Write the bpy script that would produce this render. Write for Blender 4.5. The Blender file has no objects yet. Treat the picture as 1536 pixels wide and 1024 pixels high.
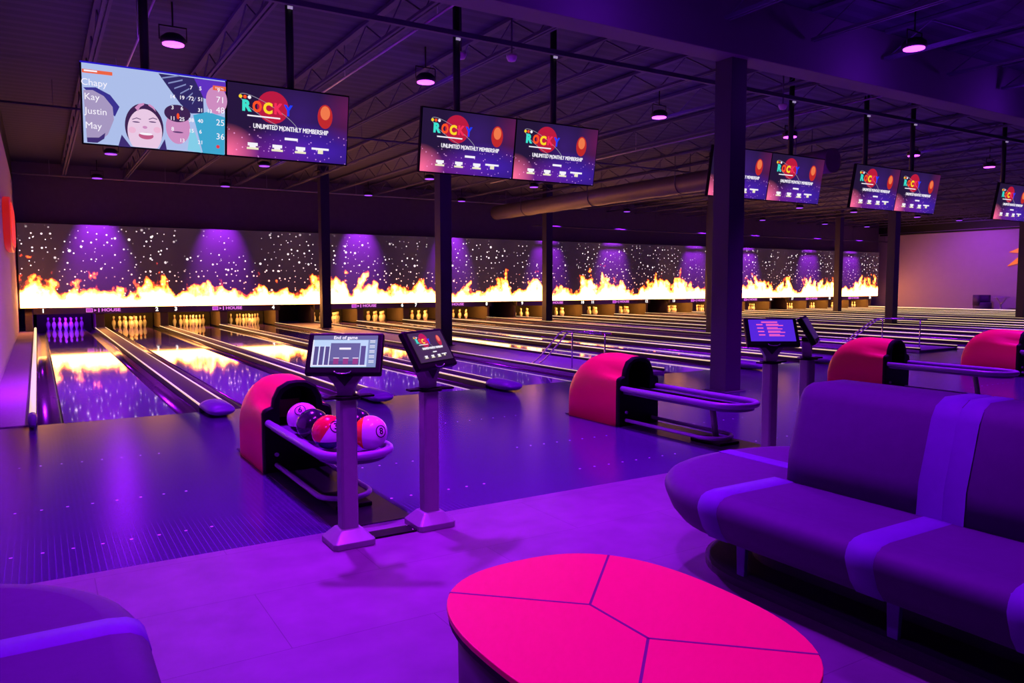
import bpy, bmesh, math, random
from mathutils import Vector, Matrix
random.seed(7)
PI = math.pi
C = bpy.context.scene.collection
sc = bpy.context.scene

# ------------------------------------------------------------------ materials
def new_mat(name):
    m = bpy.data.materials.new(name); m.use_nodes = True
    nt = m.node_tree
    return m, nt, nt.nodes['Principled BSDF']
def N(nt, kind, **kw):
    n = nt.nodes.new(kind)
    for k, v in kw.items(): setattr(n, k, v)
    return n
def math_node(nt, op, a, b=None, clamp=False):
    n = N(nt, 'ShaderNodeMath', operation=op); n.use_clamp = clamp
    for i, v in enumerate((a, b)):
        if v is None: continue
        if isinstance(v, (int, float)): n.inputs[i].default_value = v
        else: nt.links.new(v, n.inputs[i])
    return n.outputs[0]
def pm(name, col, rough=.5, metal=0., var=.12, scale=6., spec=.5, bump=0., coat=0.):
    """plain surface with a little procedural unevenness"""
    m, nt, b = new_mat(name)
    tc = N(nt, 'ShaderNodeTexCoord'); no = N(nt, 'ShaderNodeTexNoise')
    no.inputs['Scale'].default_value = scale; no.inputs['Detail'].default_value = 4
    nt.links.new(tc.outputs['Object'], no.inputs['Vector'])
    mx = N(nt, 'ShaderNodeMix', data_type='RGBA')
    mx.inputs['A'].default_value = (*[c * (1 - var) for c in col], 1)
    mx.inputs['B'].default_value = (*[min(1, c * (1 + var)) for c in col], 1)
    nt.links.new(no.outputs['Fac'], mx.inputs['Factor']); nt.links.new(mx.outputs['Result'], b.inputs['Base Color'])
    b.inputs['Roughness'].default_value = rough; b.inputs['Metallic'].default_value = metal
    b.inputs['Specular IOR Level'].default_value = spec; b.inputs['Coat Weight'].default_value = coat
    b.inputs['Coat Roughness'].default_value = .08
    if bump:
        bp = N(nt, 'ShaderNodeBump'); bp.inputs['Strength'].default_value = bump; bp.inputs['Distance'].default_value = .01
        nt.links.new(no.outputs['Fac'], bp.inputs['Height']); nt.links.new(bp.outputs['Normal'], b.inputs['Normal'])
    return m
def em(name, col, s=1., base=(.02, .02, .02)):
    m, nt, b = new_mat(name)
    b.inputs['Base Color'].default_value = (*base, 1)
    b.inputs['Roughness'].default_value = .4
    b.inputs['Emission Color'].default_value = (*col, 1); b.inputs['Emission Strength'].default_value = s
    return m
def s2l(r, g, b):
    f = lambda c: (c / 255 / 12.92) if c <= 10 else ((c / 255 + .055) / 1.055) ** 2.4
    return (f(r), f(g), f(b))
def ems(name, r, g, b, s=1.): return em(name, s2l(r, g, b), s)

# ------------------------------------------------------------------ mesh builder
class MB:
    def __init__(self): self.v = []; self.f = []; self.m = []; self.s = []
    def add(self, vs, fs, mi=0, smooth=False, M=None):
        o = len(self.v)
        self.v += [tuple(M @ Vector(p)) if M else tuple(p) for p in vs]
        for f in fs: self.f.append([o + i for i in f]); self.m.append(mi); self.s.append(smooth)
        return self
    def box(self, x0, x1, y0, y1, z0, z1, mi=0, M=None):
        vs = [(x, y, z) for z in (z0, z1) for y in (y0, y1) for x in (x0, x1)]
        fs = [(0, 2, 3, 1), (4, 5, 7, 6), (0, 1, 5, 4), (2, 6, 7, 3), (0, 4, 6, 2), (1, 3, 7, 5)]
        return self.add(vs, fs, mi, False, M)
    def prism(self, poly, a, b, fn, mi=0, M=None, smooth=False):
        """poly: 2-D outline; fn(u, v, w) -> point; w runs a..b"""
        n = len(poly)
        vs = [fn(u, v, a) for u, v in poly] + [fn(u, v, b) for u, v in poly]
        self.add(vs, [tuple(range(n))[::-1], tuple(range(n, 2 * n))], mi, False, M)
        self.add(vs, [(i, (i + 1) % n, n + (i + 1) % n, n + i) for i in range(n)], mi, smooth, M)
        return self
    def tube(self, pts, r, seg=10, closed=False, mi=0, M=None, caps=True):
        P = [Vector(p) for p in pts]; n = len(P); vs = []; up = None
        for i, p in enumerate(P):
            if closed: t = P[(i + 1) % n] - P[i - 1]
            else: t = P[min(i + 1, n - 1)] - P[max(i - 1, 0)]
            t.normalize()
            if up is None:
                a = Vector((0, 0, 1)) if abs(t.z) < .9 else Vector((0, 1, 0))
                up = (a - t * a.dot(t)).normalized()
            else: up = (up - t * up.dot(t)).normalized()
            sd = t.cross(up); rr = r[i] if isinstance(r, (list, tuple)) else r
            for k in range(seg):
                a = 2 * PI * k / seg
                vs.append(p + up * math.cos(a) * rr + sd * math.sin(a) * rr)
        fs = []
        for i in range(n if closed else n - 1):
            j = (i + 1) % n
            for k in range(seg):
                l = (k + 1) % seg
                fs.append((i * seg + k, i * seg + l, j * seg + l, j * seg + k))
        self.add(vs, fs, mi, True, M)
        if caps and not closed:
            o = len(self.v) - n * seg
            self.f.append([o + k for k in range(seg)]); self.m.append(mi); self.s.append(False)
            self.f.append([o + (n - 1) * seg + k for k in range(seg)][::-1]); self.m.append(mi); self.s.append(False)
        return self
    def lathe(self, prof, seg=24, mi=0, M=None):
        n = len(prof); vs = []
        for r, z in prof:
            for k in range(seg):
                a = 2 * PI * k / seg; vs.append((r * math.cos(a), r * math.sin(a), z))
        fs = []
        for i in range(n - 1):
            for k in range(seg):
                l = (k + 1) % seg
                fs.append((i * seg + k, i * seg + l, (i + 1) * seg + l, (i + 1) * seg + k))
        self.add(vs, fs, mi, True, M)
        o = len(self.v) - n * seg
        if prof[0][0] > 1e-4: self.f.append([o + k for k in range(seg)][::-1]); self.m.append(mi); self.s.append(False)
        if prof[-1][0] > 1e-4: self.f.append([o + (n - 1) * seg + k for k in range(seg)]); self.m.append(mi); self.s.append(False)
        return self
    def sphere(self, c, r, seg=32, rings=20, mi=0, mifn=None):
        o = len(self.v)
        for i in range(rings + 1):
            t = PI * i / rings
            for k in range(seg):
                a = 2 * PI * k / seg
                self.v.append((c[0] + r * math.sin(t) * math.cos(a), c[1] + r * math.sin(t) * math.sin(a), c[2] + r * math.cos(t)))
        for i in range(rings):
            for k in range(seg):
                l = (k + 1) % seg
                self.f.append([o + i * seg + k, o + (i + 1) * seg + k, o + (i + 1) * seg + l, o + i * seg + l])
                self.m.append(mi); self.s.append(True)
        return self
    def loft(self, rings, mi=0, cap0=True, cap1=True, M=None, smooth=True):
        n = len(rings[0]); vs = [p for r in rings for p in r]; fs = []
        for i in range(len(rings) - 1):
            for k in range(n):
                l = (k + 1) % n
                fs.append((i * n + k, i * n + l, (i + 1) * n + l, (i + 1) * n + k))
        self.add(vs, fs, mi, smooth, M)
        o = len(self.v) - len(vs)
        if cap0: self.f.append([o + k for k in range(n)][::-1]); self.m.append(mi); self.s.append(False)
        if cap1: self.f.append([o + len(vs) - n + k for k in range(n)]); self.m.append(mi); self.s.append(False)
        return self
    def mesh(self, name, mats):
        me = bpy.data.meshes.new(name)
        me.from_pydata(self.v, [], self.f)
        for m in (mats if isinstance(mats, (list, tuple)) else [mats]): me.materials.append(m)
        me.polygons.foreach_set('material_index', self.m); me.polygons.foreach_set('use_smooth', self.s)
        bm = bmesh.new(); bm.from_mesh(me)
        bmesh.ops.remove_doubles(bm, verts=bm.verts, dist=1e-5)
        bmesh.ops.recalc_face_normals(bm, faces=bm.faces); bm.to_mesh(me); bm.free()
        me.update(); return me
    def build(self, name, mats, parent=None, bevel=0., seg=3, loc=None, angle=35):
        o = bpy.data.objects.new(name, self.mesh(name, mats)); C.objects.link(o)
        if parent: o.parent = parent
        if loc: o.location = loc
        if bevel:
            b = o.modifiers.new('bevel', 'BEVEL'); b.width = bevel; b.segments = seg; b.limit_method = 'ANGLE'
            b.angle_limit = math.radians(angle); b.harden_normals = False
            for p in o.data.polygons: p.use_smooth = True
            try:
                e = o.modifiers.new('wn', 'WEIGHTED_NORMAL'); e.keep_sharp = True
            except Exception: pass
        return o
def tag(o, label, cat, group=None):
    o['label'] = label; o['category'] = cat
    if group: o['group'] = group
    return o
def thing(name, label, cat, loc=(0, 0, 0), rz=0., group=None):
    o = bpy.data.objects.new(name, None); C.objects.link(o)
    o.location = loc; o.rotation_euler = (0, 0, rz); o.empty_display_size = .1
    return tag(o, label, cat, group)
def struct(o): o['kind'] = 'structure'; return o
def dup(root, loc, label, rz=None, group=None):
    r = root.copy(); C.objects.link(r); r.location = loc
    if rz is not None: r.rotation_euler = (0, 0, rz)
    r['label'] = label
    if group: r['group'] = group
    for ch in list(root.children):
        c = ch.copy(); C.objects.link(c); c.parent = r
        for g in list(ch.children):
            d = g.copy(); C.objects.link(d); d.parent = c
    return r
def text_mb(mb, s, size, M, mi=0, depth=.002, width=None, bold=.0, spacing=1.):
    """adds lettering (local x right, y up, z out) to a builder"""
    cu = bpy.data.curves.new('t', 'FONT'); cu.body = s; cu.size = size; cu.extrude = depth / 2
    cu.offset = bold; cu.align_x = 'CENTER'; cu.align_y = 'CENTER'; cu.resolution_u = 3; cu.space_character = spacing
    ob = bpy.data.objects.new('t', cu); C.objects.link(ob)
    dg = bpy.context.evaluated_depsgraph_get(); me = bpy.data.meshes.new_from_object(ob.evaluated_get(dg))
    k = 1.
    if width:
        xs = [v.co.x for v in me.vertices]
        if xs: k = width / max(1e-6, max(xs) - min(xs))
    mb.add([(v.co.x * k, v.co.y, v.co.z) for v in me.vertices], [tuple(p.vertices) for p in me.polygons], mi, False, M)
    bpy.data.objects.remove(ob); bpy.data.curves.remove(cu); bpy.data.meshes.remove(me)
    return mb
NW = ['zero', 'one', 'two', 'three', 'four', 'five', 'six', 'seven', 'eight', 'nine', 'ten', 'eleven', 'twelve', 'thirteen', 'fourteen', 'fifteen',
      'sixteen', 'seventeen', 'eighteen', 'nineteen', 'twenty', 'twenty-one']
ORD = ['first', 'second', 'third', 'fourth', 'fifth', 'sixth', 'seventh', 'eighth', 'ninth', 'tenth', 'eleventh', 'twelfth',
       'thirteenth', 'fourteenth', 'fifteenth', 'sixteenth', 'seventeenth', 'eighteenth', 'nineteenth', 'twentieth']

# ------------------------------------------------------------------ camera
F, YAW, PITCH, ROLL = 1152.0857, 31.67075, -4.2786, -.042
CAM = Vector((-.18099, -9.01205, 1.41346))
y, t, r = (math.radians(a) for a in (YAW, PITCH, ROLL))
fw = Vector((math.sin(y) * math.cos(t), math.cos(y) * math.cos(t), math.sin(t)))
rt = Vector((math.cos(y), -math.sin(y), 0)); up = rt.cross(fw)
Rv = rt * math.cos(r) + up * math.sin(r); Uv = -rt * math.sin(r) + up * math.cos(r)
cd = bpy.data.cameras.new('camera'); cd.sensor_width = 36; cd.lens = F * 36 / 1536; cd.clip_end = 200
co = bpy.data.objects.new('camera', cd); C.objects.link(co)
co.matrix_world = Matrix(((Rv.x, Uv.x, -fw.x, CAM.x), (Rv.y, Uv.y, -fw.y, CAM.y), (Rv.z, Uv.z, -fw.z, CAM.z), (0, 0, 0, 1)))
sc.camera = co
sc.view_settings.view_transform = 'Standard'; sc.view_settings.look = 'None'
sc.view_settings.exposure = 0; sc.view_settings.gamma = 1
sc.view_settings.use_curve_mapping = False
w = bpy.data.worlds.new('world'); sc.world = w; w.use_nodes = True
w.node_tree.nodes['Background'].inputs[0].default_value = (.3, .05, 1, 1)
w.node_tree.nodes['Background'].inputs[1].default_value = .006

# ------------------------------------------------------------------ layout constants
G = 8.4527                      # one group of four lanes and its walkway
PITCHX = 1.83                   # lane to lane
LWH = .53                       # half lane width
def lane_x(i): return .533 + PITCHX * (i % 4) + G * (i // 4)
YM, ZM0, ZM1 = 17.8, .715, 3.21  # flame screen
Y_APP = -4.80                   # front of the approach
XL, XR = -.68, 42.0
PAIRX = [lane_x(2 * k) + PITCHX / 2 for k in range(10)]

# ------------------------------------------------------------------ shared materials
M_black = pm('black_paint', (.010, .009, .012), .55)
M_dark = pm('dark_paint', (.022, .019, .026), .6)
M_plastic = pm('black_plastic', (.005, .006, .004), .5, spec=.12)
M_steel = pm('brushed_steel', (.22, .36, .22), .42, .25, .08, 30)
M_chrome = pm('chrome', (.7, .7, .74), .18, 1., .04)
M_red = pm('fluorescent_red_shell', (.9, .02, .07), .4, 0, .04, 3)
M_pink = pm('fluorescent_laminate', (1., .006, .095), .38, 0, .03, 2)
M_vinyl = pm('dark_vinyl', (.075, .03, .105), .62, 0, .1, 20, spec=.25, bump=.08)
M_vinyl_light = pm('violet_vinyl', (.13, .05, .27), .6, 0, .08, 20, spec=.25, bump=.05)
M_pad = pm('violet_padded_tube', (.26, .15, .36), .4, 0, .06)
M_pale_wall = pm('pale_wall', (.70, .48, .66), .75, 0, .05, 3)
M_column = pm('column_paint', (.042, .028, .06), .5, 0, .1, 3)
M_beam = pm('beam_paint', (.13, .10, .17), .75, 0, .08, 3)
M_joist = pm('joist_paint', (.07, .05, .13), .7, 0, .1, 5)
M_bright_pipe = pm('bare_pipe', (.5, .47, .5), .4, .4)

# ------------------------------------------------------------------ floor and walls
def floor_mat():
    m, nt, b = new_mat('seating_floor_vinyl')
    tc = N(nt, 'ShaderNodeTexCoord'); mp = N(nt, 'ShaderNodeMapping'); mp.inputs['Scale'].default_value = (1, 1, 1)
    nt.links.new(tc.outputs['Object'], mp.inputs['Vector'])
    br = N(nt, 'ShaderNodeTexBrick'); br.inputs['Scale'].default_value = 1
    br.inputs['Brick Width'].default_value = 1.22; br.inputs['Row Height'].default_value = .61; br.inputs['Mortar Size'].default_value = .0022
    br.inputs['Color1'].default_value = (.155, .15, .155, 1); br.inputs['Color2'].default_value = (.18, .17, .175, 1); br.inputs['Mortar'].default_value = (.10, .095, .10, 1)
    nt.links.new(mp.outputs['Vector'], br.inputs['Vector'])
    no = N(nt, 'ShaderNodeTexNoise'); no.inputs['Scale'].default_value = 5; no.inputs['Detail'].default_value = 6
    nt.links.new(tc.outputs['Object'], no.inputs['Vector'])
    mx = N(nt, 'ShaderNodeMix', data_type='RGBA', blend_type='MULTIPLY'); mx.inputs['Factor'].default_value = .7
    nt.links.new(br.outputs['Color'], mx.inputs['A'])
    cr = N(nt, 'ShaderNodeValToRGB'); cr.color_ramp.elements[0].position = .3; cr.color_ramp.elements[0].color = (.62, .62, .62, 1); cr.color_ramp.elements[1].position = .7
    nt.links.new(no.outputs['Fac'], cr.inputs['Fac']); nt.links.new(cr.outputs['Color'], mx.inputs['B'])
    nt.links.new(mx.outputs['Result'], b.inputs['Base Color'])
    b.inputs['Roughness'].default_value = .42; b.inputs['Specular IOR Level'].default_value = .35
    return m
def approach_mat():
    """dark synthetic approach: fine board seams along the lanes and rows of pale guide dots"""
    m, nt, b = new_mat('approach_boards')
    tc = N(nt, 'ShaderNodeTexCoord'); sp = N(nt, 'ShaderNodeSeparateXYZ'); nt.links.new(tc.outputs['Object'], sp.inputs['Vector'])
    X, Y = sp.outputs['X'], sp.outputs['Y']
    fr = math_node(nt, 'FRACT', math_node(nt, 'DIVIDE', X, .031)); seam = math_node(nt, 'POWER', math_node(nt, 'ABSOLUTE', math_node(nt, 'SUBTRACT', math_node(nt, 'MULTIPLY', fr, 2.), 1.)), 3.)
    # guide dots: every 0.141 m along X, three rows
    dx = math_node(nt, 'MULTIPLY', math_node(nt, 'SUBTRACT', math_node(nt, 'FRACT', math_node(nt, 'DIVIDE', X, .141)), .5), .141)
    dots = None
    for yy in (-4.34, -3.43, -2.05):
        dy = math_node(nt, 'SUBTRACT', Y, yy)
        d = math_node(nt, 'SQRT', math_node(nt, 'ADD', math_node(nt, 'MULTIPLY', dx, dx), math_node(nt, 'MULTIPLY', dy, dy)))
        k = math_node(nt, 'LESS_THAN', d, .0085)
        dots = k if dots is None else math_node(nt, 'MAXIMUM', dots, k)
    lf = math_node(nt, 'FRACT', math_node(nt, 'DIVIDE', math_node(nt, 'ADD', X, .4), PITCHX))
    keep = math_node(nt, 'LESS_THAN', lf, .62)
    dots = math_node(nt, 'MULTIPLY', dots, keep)
    no = N(nt, 'ShaderNodeTexNoise'); no.inputs['Scale'].default_value = 2; nt.links.new(tc.outputs['Object'], no.inputs['Vector'])
    c1 = N(nt, 'ShaderNodeMix', data_type='RGBA'); c1.inputs['A'].default_value = (.052, .03, .105, 1); c1.inputs['B'].default_value = (.088, .052, .16, 1)
    nt.links.new(seam, c1.inputs['Factor'])
    c2 = N(nt, 'ShaderNodeMix', data_type='RGBA'); c2.inputs['B'].default_value = (.75, .7, .75, 1)
    nt.links.new(dots, c2.inputs['Factor']); nt.links.new(c1.outputs['Result'], c2.inputs['A'])
    nt.links.new(c2.outputs['Result'], b.inputs['Base Color'])
    b.inputs['Roughness'].default_value = .6; b.inputs['Specular IOR Level'].default_value = 0
    gb = N(nt, 'ShaderNodeBsdfAnisotropic') if hasattr(bpy.types, 'ShaderNodeBsdfAnisotropic') else N(nt, 'ShaderNodeBsdfGlossy')
    gb.distribution = 'BECKMANN'
    gb.inputs['Roughness'].default_value = .235
    fr_ = N(nt, 'ShaderNodeFresnel'); fr_.inputs['IOR'].default_value = 1.75
    mx = N(nt, 'ShaderNodeMixShader'); nt.links.new(fr_.outputs[0], mx.inputs[0]); nt.links.new(b.outputs[0], mx.inputs[1]); nt.links.new(gb.outputs[0], mx.inputs[2])
    nt.links.new(mx.outputs[0], nt.nodes['Material Output'].inputs['Surface'])
    return m
def lane_mat():
    m, nt, b = new_mat('lane_surface_dark')
    tc = N(nt, 'ShaderNodeTexCoord'); sp = N(nt, 'ShaderNodeSeparateXYZ'); nt.links.new(tc.outputs['Object'], sp.inputs['Vector'])
    fr = math_node(nt, 'FRACT', math_node(nt, 'DIVIDE', sp.outputs['X'], .0272)); seam = math_node(nt, 'LESS_THAN', fr, .08)
    no = N(nt, 'ShaderNodeTexNoise'); no.inputs['Scale'].default_value = 1.3; no.inputs['Detail'].default_value = 5
    nt.links.new(tc.outputs['Object'], no.inputs['Vector'])
    c0 = N(nt, 'ShaderNodeMix', data_type='RGBA'); c0.inputs['A'].default_value = (.19, .08, .36, 1); c0.inputs['B'].default_value = (.30, .13, .52, 1)
    nt.links.new(no.outputs['Fac'], c0.inputs['Factor'])
    c1 = N(nt, 'ShaderNodeMix', data_type='RGBA', blend_type='MULTIPLY'); c1.inputs['B'].default_value = (.7, .7, .7, 1)
    nt.links.new(seam, c1.inputs['Factor']); nt.links.new(c0.outputs['Result'], c1.inputs['A']); nt.links.new(c1.outputs['Result'], b.inputs['Base Color'])
    b.inputs['Roughness'].default_value = .045; b.inputs['Specular IOR Level'].default_value = .6
    b.inputs['Coat Weight'].default_value = .4; b.inputs['Coat Roughness'].default_value = .02
    bn = N(nt, 'ShaderNodeTexNoise'); bn.inputs['Scale'].default_value = 7; nt.links.new(tc.outputs['Object'], bn.inputs['Vector'])
    bp = N(nt, 'ShaderNodeBump'); bp.inputs['Strength'].default_value = .018; bp.inputs['Distance'].default_value = .01
    nt.links.new(bn.outputs['Fac'], bp.inputs['Height']); nt.links.new(bp.outputs['Normal'], b.inputs['Normal'])
    return m
M_lane = lane_mat()
M_gutter = pm('gutter_black', (.22, .19, .2), .2, .7, .1, spec=.7)
M_cap = pm('divider_cap', (.022, .014, .03), .5, 0, .1, 4, spec=.3)
M_cap_edge = em('divider_edge_sheen', (1., .70, .36), .85, (.6, .55, .5))  # emission put in for the gold flame reflections along these edges
M_nose = pm('divider_nose', (.16, .08, .3), .45)

struct(MB().box(-5, XR, -14, Y_APP, -.1, 0).build('floor', floor_mat()))
struct(MB().box(-5, XR, Y_APP, 0, -.1, -.0005).build('floor_approach', approach_mat()))
struct(MB().box(-5, XR, 0, 20.6, -.25, -.12).build('floor_lane_bed', M_dark))
struct(MB().box(XL, -.30, 0, 18.3, -.12, 0.01).build('floor_side_strip', pm('side_carpet', (.48, .3, .46), .9, 0, .15, 40)))
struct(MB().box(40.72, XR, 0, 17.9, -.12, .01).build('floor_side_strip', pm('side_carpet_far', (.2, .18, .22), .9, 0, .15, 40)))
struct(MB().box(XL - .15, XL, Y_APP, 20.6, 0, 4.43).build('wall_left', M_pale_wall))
struct(MB().box(XL - .15, XL, Y_APP, 20.6, 4.43, 5.1).build('trim_1', M_black))
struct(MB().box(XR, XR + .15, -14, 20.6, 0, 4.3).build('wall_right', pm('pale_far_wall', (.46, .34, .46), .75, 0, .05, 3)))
struct(MB().box(XR, XR + .15, -14, 20.6, 4.3, 5.1).build('trim_2', M_black))
tr = MB(); tr.tube([(XR - .06, -10, 4.22), (XR - .06, 18.2, 4.22)], .05); struct(tr.build('trim_3', M_dark))
struct(MB().box(XL, XR, 20.45, 20.6, 0, 5.1).build('wall_back', M_black))
struct(MB().box(XL, XR, 18.35, 18.45, 3.2, 5.05).build('wall_above_screen', pm('wall_above_paint', (.20, .17, .18), .85)))
struct(MB().box(-5, XR, -14.15, -14, 0, 5.1).build('wall_rear', M_dark))
struct(MB().box(-5.15, -5, -14, Y_APP, 0, 5.1).build('wall_seating_side', M_dark))
struct(MB().box(-5, XL - .15, Y_APP, Y_APP + .15, 0, 5.1).build('wall_left_return', M_dark))
def deck_mat():
    m, nt, b = new_mat('ceiling_deck')
    tc = N(nt, 'ShaderNodeTexCoord'); sp = N(nt, 'ShaderNodeSeparateXYZ'); nt.links.new(tc.outputs['Object'], sp.inputs['Vector'])
    fr = math_node(nt, 'FRACT', math_node(nt, 'DIVIDE', sp.outputs['Y'], .3)); rib = math_node(nt, 'LESS_THAN', fr, .4)
    c = N(nt, 'ShaderNodeMix', data_type='RGBA'); c.inputs['A'].default_value = (.036, .032, .085, 1); c.inputs['B'].default_value = (.055, .046, .115, 1)
    nt.links.new(rib, c.inputs['Factor']); nt.links.new(c.outputs['Result'], b.inputs['Base Color']); b.inputs['Roughness'].default_value = .8
    return m
struct(MB().box(-5, XR, -14, 20.6, 5.05, 5.2).build('ceiling', deck_mat()))

# dark strips let into the approach under each ball rack
for k, xc in enumerate((1.47, 4.95, 9.5, 13.0)):
    struct(MB().box(xc - .24, xc + .24, Y_APP + .01, -2.2, -.01, .004).build('trim_%d' % (4 + k), pm('rack_strip', (.018, .014, .02), .35)))

# ------------------------------------------------------------------ columns, beams, joists, duct
COLX = [7.54, 7.54 + G, 7.54 + 2 * G, 7.54 + 3 * G]
for xi, cx in enumerate(COLX[:3] + [COLX[3] + .3]):
    for cy in (14.70, 6.41, -1.88):
        if cy < 0 and xi > 0: continue
        h = .14
        zb = .05 if cy > 0 else 0
        m = MB().box(-h, h, -h, h, 0, 5.05 - zb)
        m.box(-.19, .19, -.19, .19, 0, .012); m.box(-.2, .2, -.2, .2, 4.9 - zb, 4.94 - zb)
        struct(m.build('column', M_column, loc=(cx, cy, zb), bevel=.012))
def bulk(y0, y1, z0, z1, x0, x1, name='beam', mat=M_beam):
    m = MB().box(x0, x1, y0, y1, z0, z1)
    struct(m.build(name, mat, bevel=.01))
bulk(-2.12, -1.76, 4.27, 5.05, -5, XR)
bx = -4.3
for i in range(26):
    x = .63 + i * 1.62
    if x > 41.5: break
    for (ya, yb) in ((-1.7, 18.3), (-13.9, -2.2)):
        m = MB()
        m.box(x - .05, x - .012, ya, yb, 4.62, 4.66); m.box(x + .012, x + .05, ya, yb, 4.62, 4.66)
        m.box(x - .05, x + .05, ya, yb, 4.99, 5.04)
        n = int((yb - ya) / .62); st = (yb - ya) / n
        for j in range(n):
            a, b_ = (4.64, 5.0) if j % 2 == 0 else (5.0, 4.64)
            m.tube([(x, ya + j * st, a), (x, ya + (j + 1) * st, b_)], .012, 4, caps=False)
        struct(m.build('ceiling_joist_beam', M_joist))
# sprinkler and conduit pipes
def pipe(name, pts, r, mat, label):
    m = MB().tube(pts, r, 8)
    a, b_ = Vector(pts[0]), Vector(pts[-1]); n = max(2, int((b_ - a).length / 3))
    for k in range(n + 1):
        p = a.lerp(b_, (k + .3) / (n + .6)); m.tube([p, (p.x, p.y, 5.06)], .006, 5)
    tag(m.build(name, mat), label, 'pipe')
pipe('sprinkler_pipe', [(3.9, -1.7, 4.52), (3.9, 6.5, 4.52)], .016, M_bright_pipe, 'pale thin pipe running along the lanes just above the first hanging screens')
pipe('sprinkler_pipe', [(1.05, -1.7, 4.55), (1.05, 9, 4.55)], .014, M_bright_pipe, 'pale thin pipe along the ceiling nearest the wall with the red sign')
pipe('sprinkler_pipe', [(12.0, -1.7, 4.55), (12.0, 12, 4.55)], .016, M_bright_pipe, 'pale thin pipe along the ceiling between second and third hanging screen pairs')
pipe('conduit_pipe', [(XL, 7.2, 4.58), (30, 7.2, 4.58)], .02, M_joist, 'dark conduit crossing the ceiling halfway down the lanes')
pipe('conduit_pipe', [(XL, 17.55, 4.6), (20, 17.55, 4.6)], .022, M_bright_pipe, 'thin pipe high along the dark wall above the flames')
pipe('conduit_pipe', [(17.0, 17.3, 3.78), (41.8, 17.3, 3.78)], .03, M_joist, 'grey pipe just above the far half of the flame screen')
pipe('conduit_pipe', [(5, -5.4, 4.7), (30, -5.4, 4.7)], .06, M_joist, 'thick painted pipe crossing the seating ceiling beside the purple lamp')
m = MB()
pts = [(15.3, 2.2 + i * .35, 4.2) for i in range(44)]
m.tube(pts, [.27 + (.012 if i % 4 == 0 else 0) for i in range(44)], 20)
d = thing('air_duct', 'long round spiral air duct hanging under the ceiling along the lanes', 'air duct')
m.build('duct_tube', pm('duct_grey', (.2, .16, .15), .5, .3), d)
for yy in (3, 7, 11, 15):
    MB().tube([(15.3 + .285 * math.cos(a), yy, 4.2 + .285 * math.sin(a)) for a in [PI * k / 12 - PI for k in range(13)]] + [(15.585, yy, 5.06)], .012, 5).tube([(15.015, yy, 4.2), (15.015, yy, 5.06)], .012, 5).build('hanger_strap', M_joist, d)
# strut that carries the screens
m = MB().box(.2, 34, -.46, -.40, 4.44, 4.50)
tag(m.build('support_rail', M_joist), 'long steel rail across the hall that the hanging screens drop from', 'support rail')

# ------------------------------------------------------------------ flame screen
ENV = [(-.6,1.58),(-.34,1.83),(-.17,1.73),(-.06,1.54),(.24,1.38),(.49,1.10),(.67,1.38),(1.2,1.44),(1.47,1.34),(1.93,1.34),(2.07,1.09),(2.39,1.08),(2.55,1.33),(2.68,1.5),(2.98,1.63),(3.17,1.71),(3.37,1.63),(3.45,1.12),(3.71,1.25),(3.86,1.37),(4.06,1.37),(4.36,1.22),(4.57,1.29),(4.88,1.44),(5.2,1.37),(5.41,1.22),(5.95,1.10),(6.15,1.28),(6.49,1.48),(6.66,1.07),(6.86,1.3),(7.27,1.07),(7.67,1.14),(7.86,1.41),(8.11,1.7),(8.46,1.56),(9.22,1.6),(9.34,1.32),(9.59,1.12),(9.98,1.68),(10.23,1.31),(10.36,1.51),(10.62,1.31),(10.88,1.19),(11.42,1.41),(11.83,1.26),(12.11,1.54),(12.52,1.31),(12.94,1.13),(13.67,1.05),(14.0,1.12)]
ENV2 = [(14.0,1.12),(14.32,1.3),(14.62,1.04),(15.17,1.25),(15.54,1.3),(15.85,1.7),(16.17,1.44),(16.36,1.08),(16.68,1.38),(17.08,1.24),(17.24,1.66),(17.67,1.63),(18.28,1.01),(18.59,1.24),(19.11,1.29),(19.54,1.0),(19.82,1.43),(20.36,1.87),(20.73,1.14),(21.2,1.93),(21.47,1.43),(21.85,1.52),(22.43,1.34),(22.83,1.04),(23.22,1.22),(23.82,1.43),(24.51,1.74),(25.27,1.28),(25.6,1.84),(26.12,1.43),(27.23,1.27),(28.4,1.6),(29.77,1.43),(30.49,1.6),(31.84,1.43),(32.51,1.19),(33.28,1.67),(34.1,.97),(34.63,1.43),(34.99,1.79),(35.73,1.43),(36.58,1.54),(37.44,1.54),(38.35,1.24),(39.24,1.43),(40.16,1.7),(41.4,1.31)]
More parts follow.
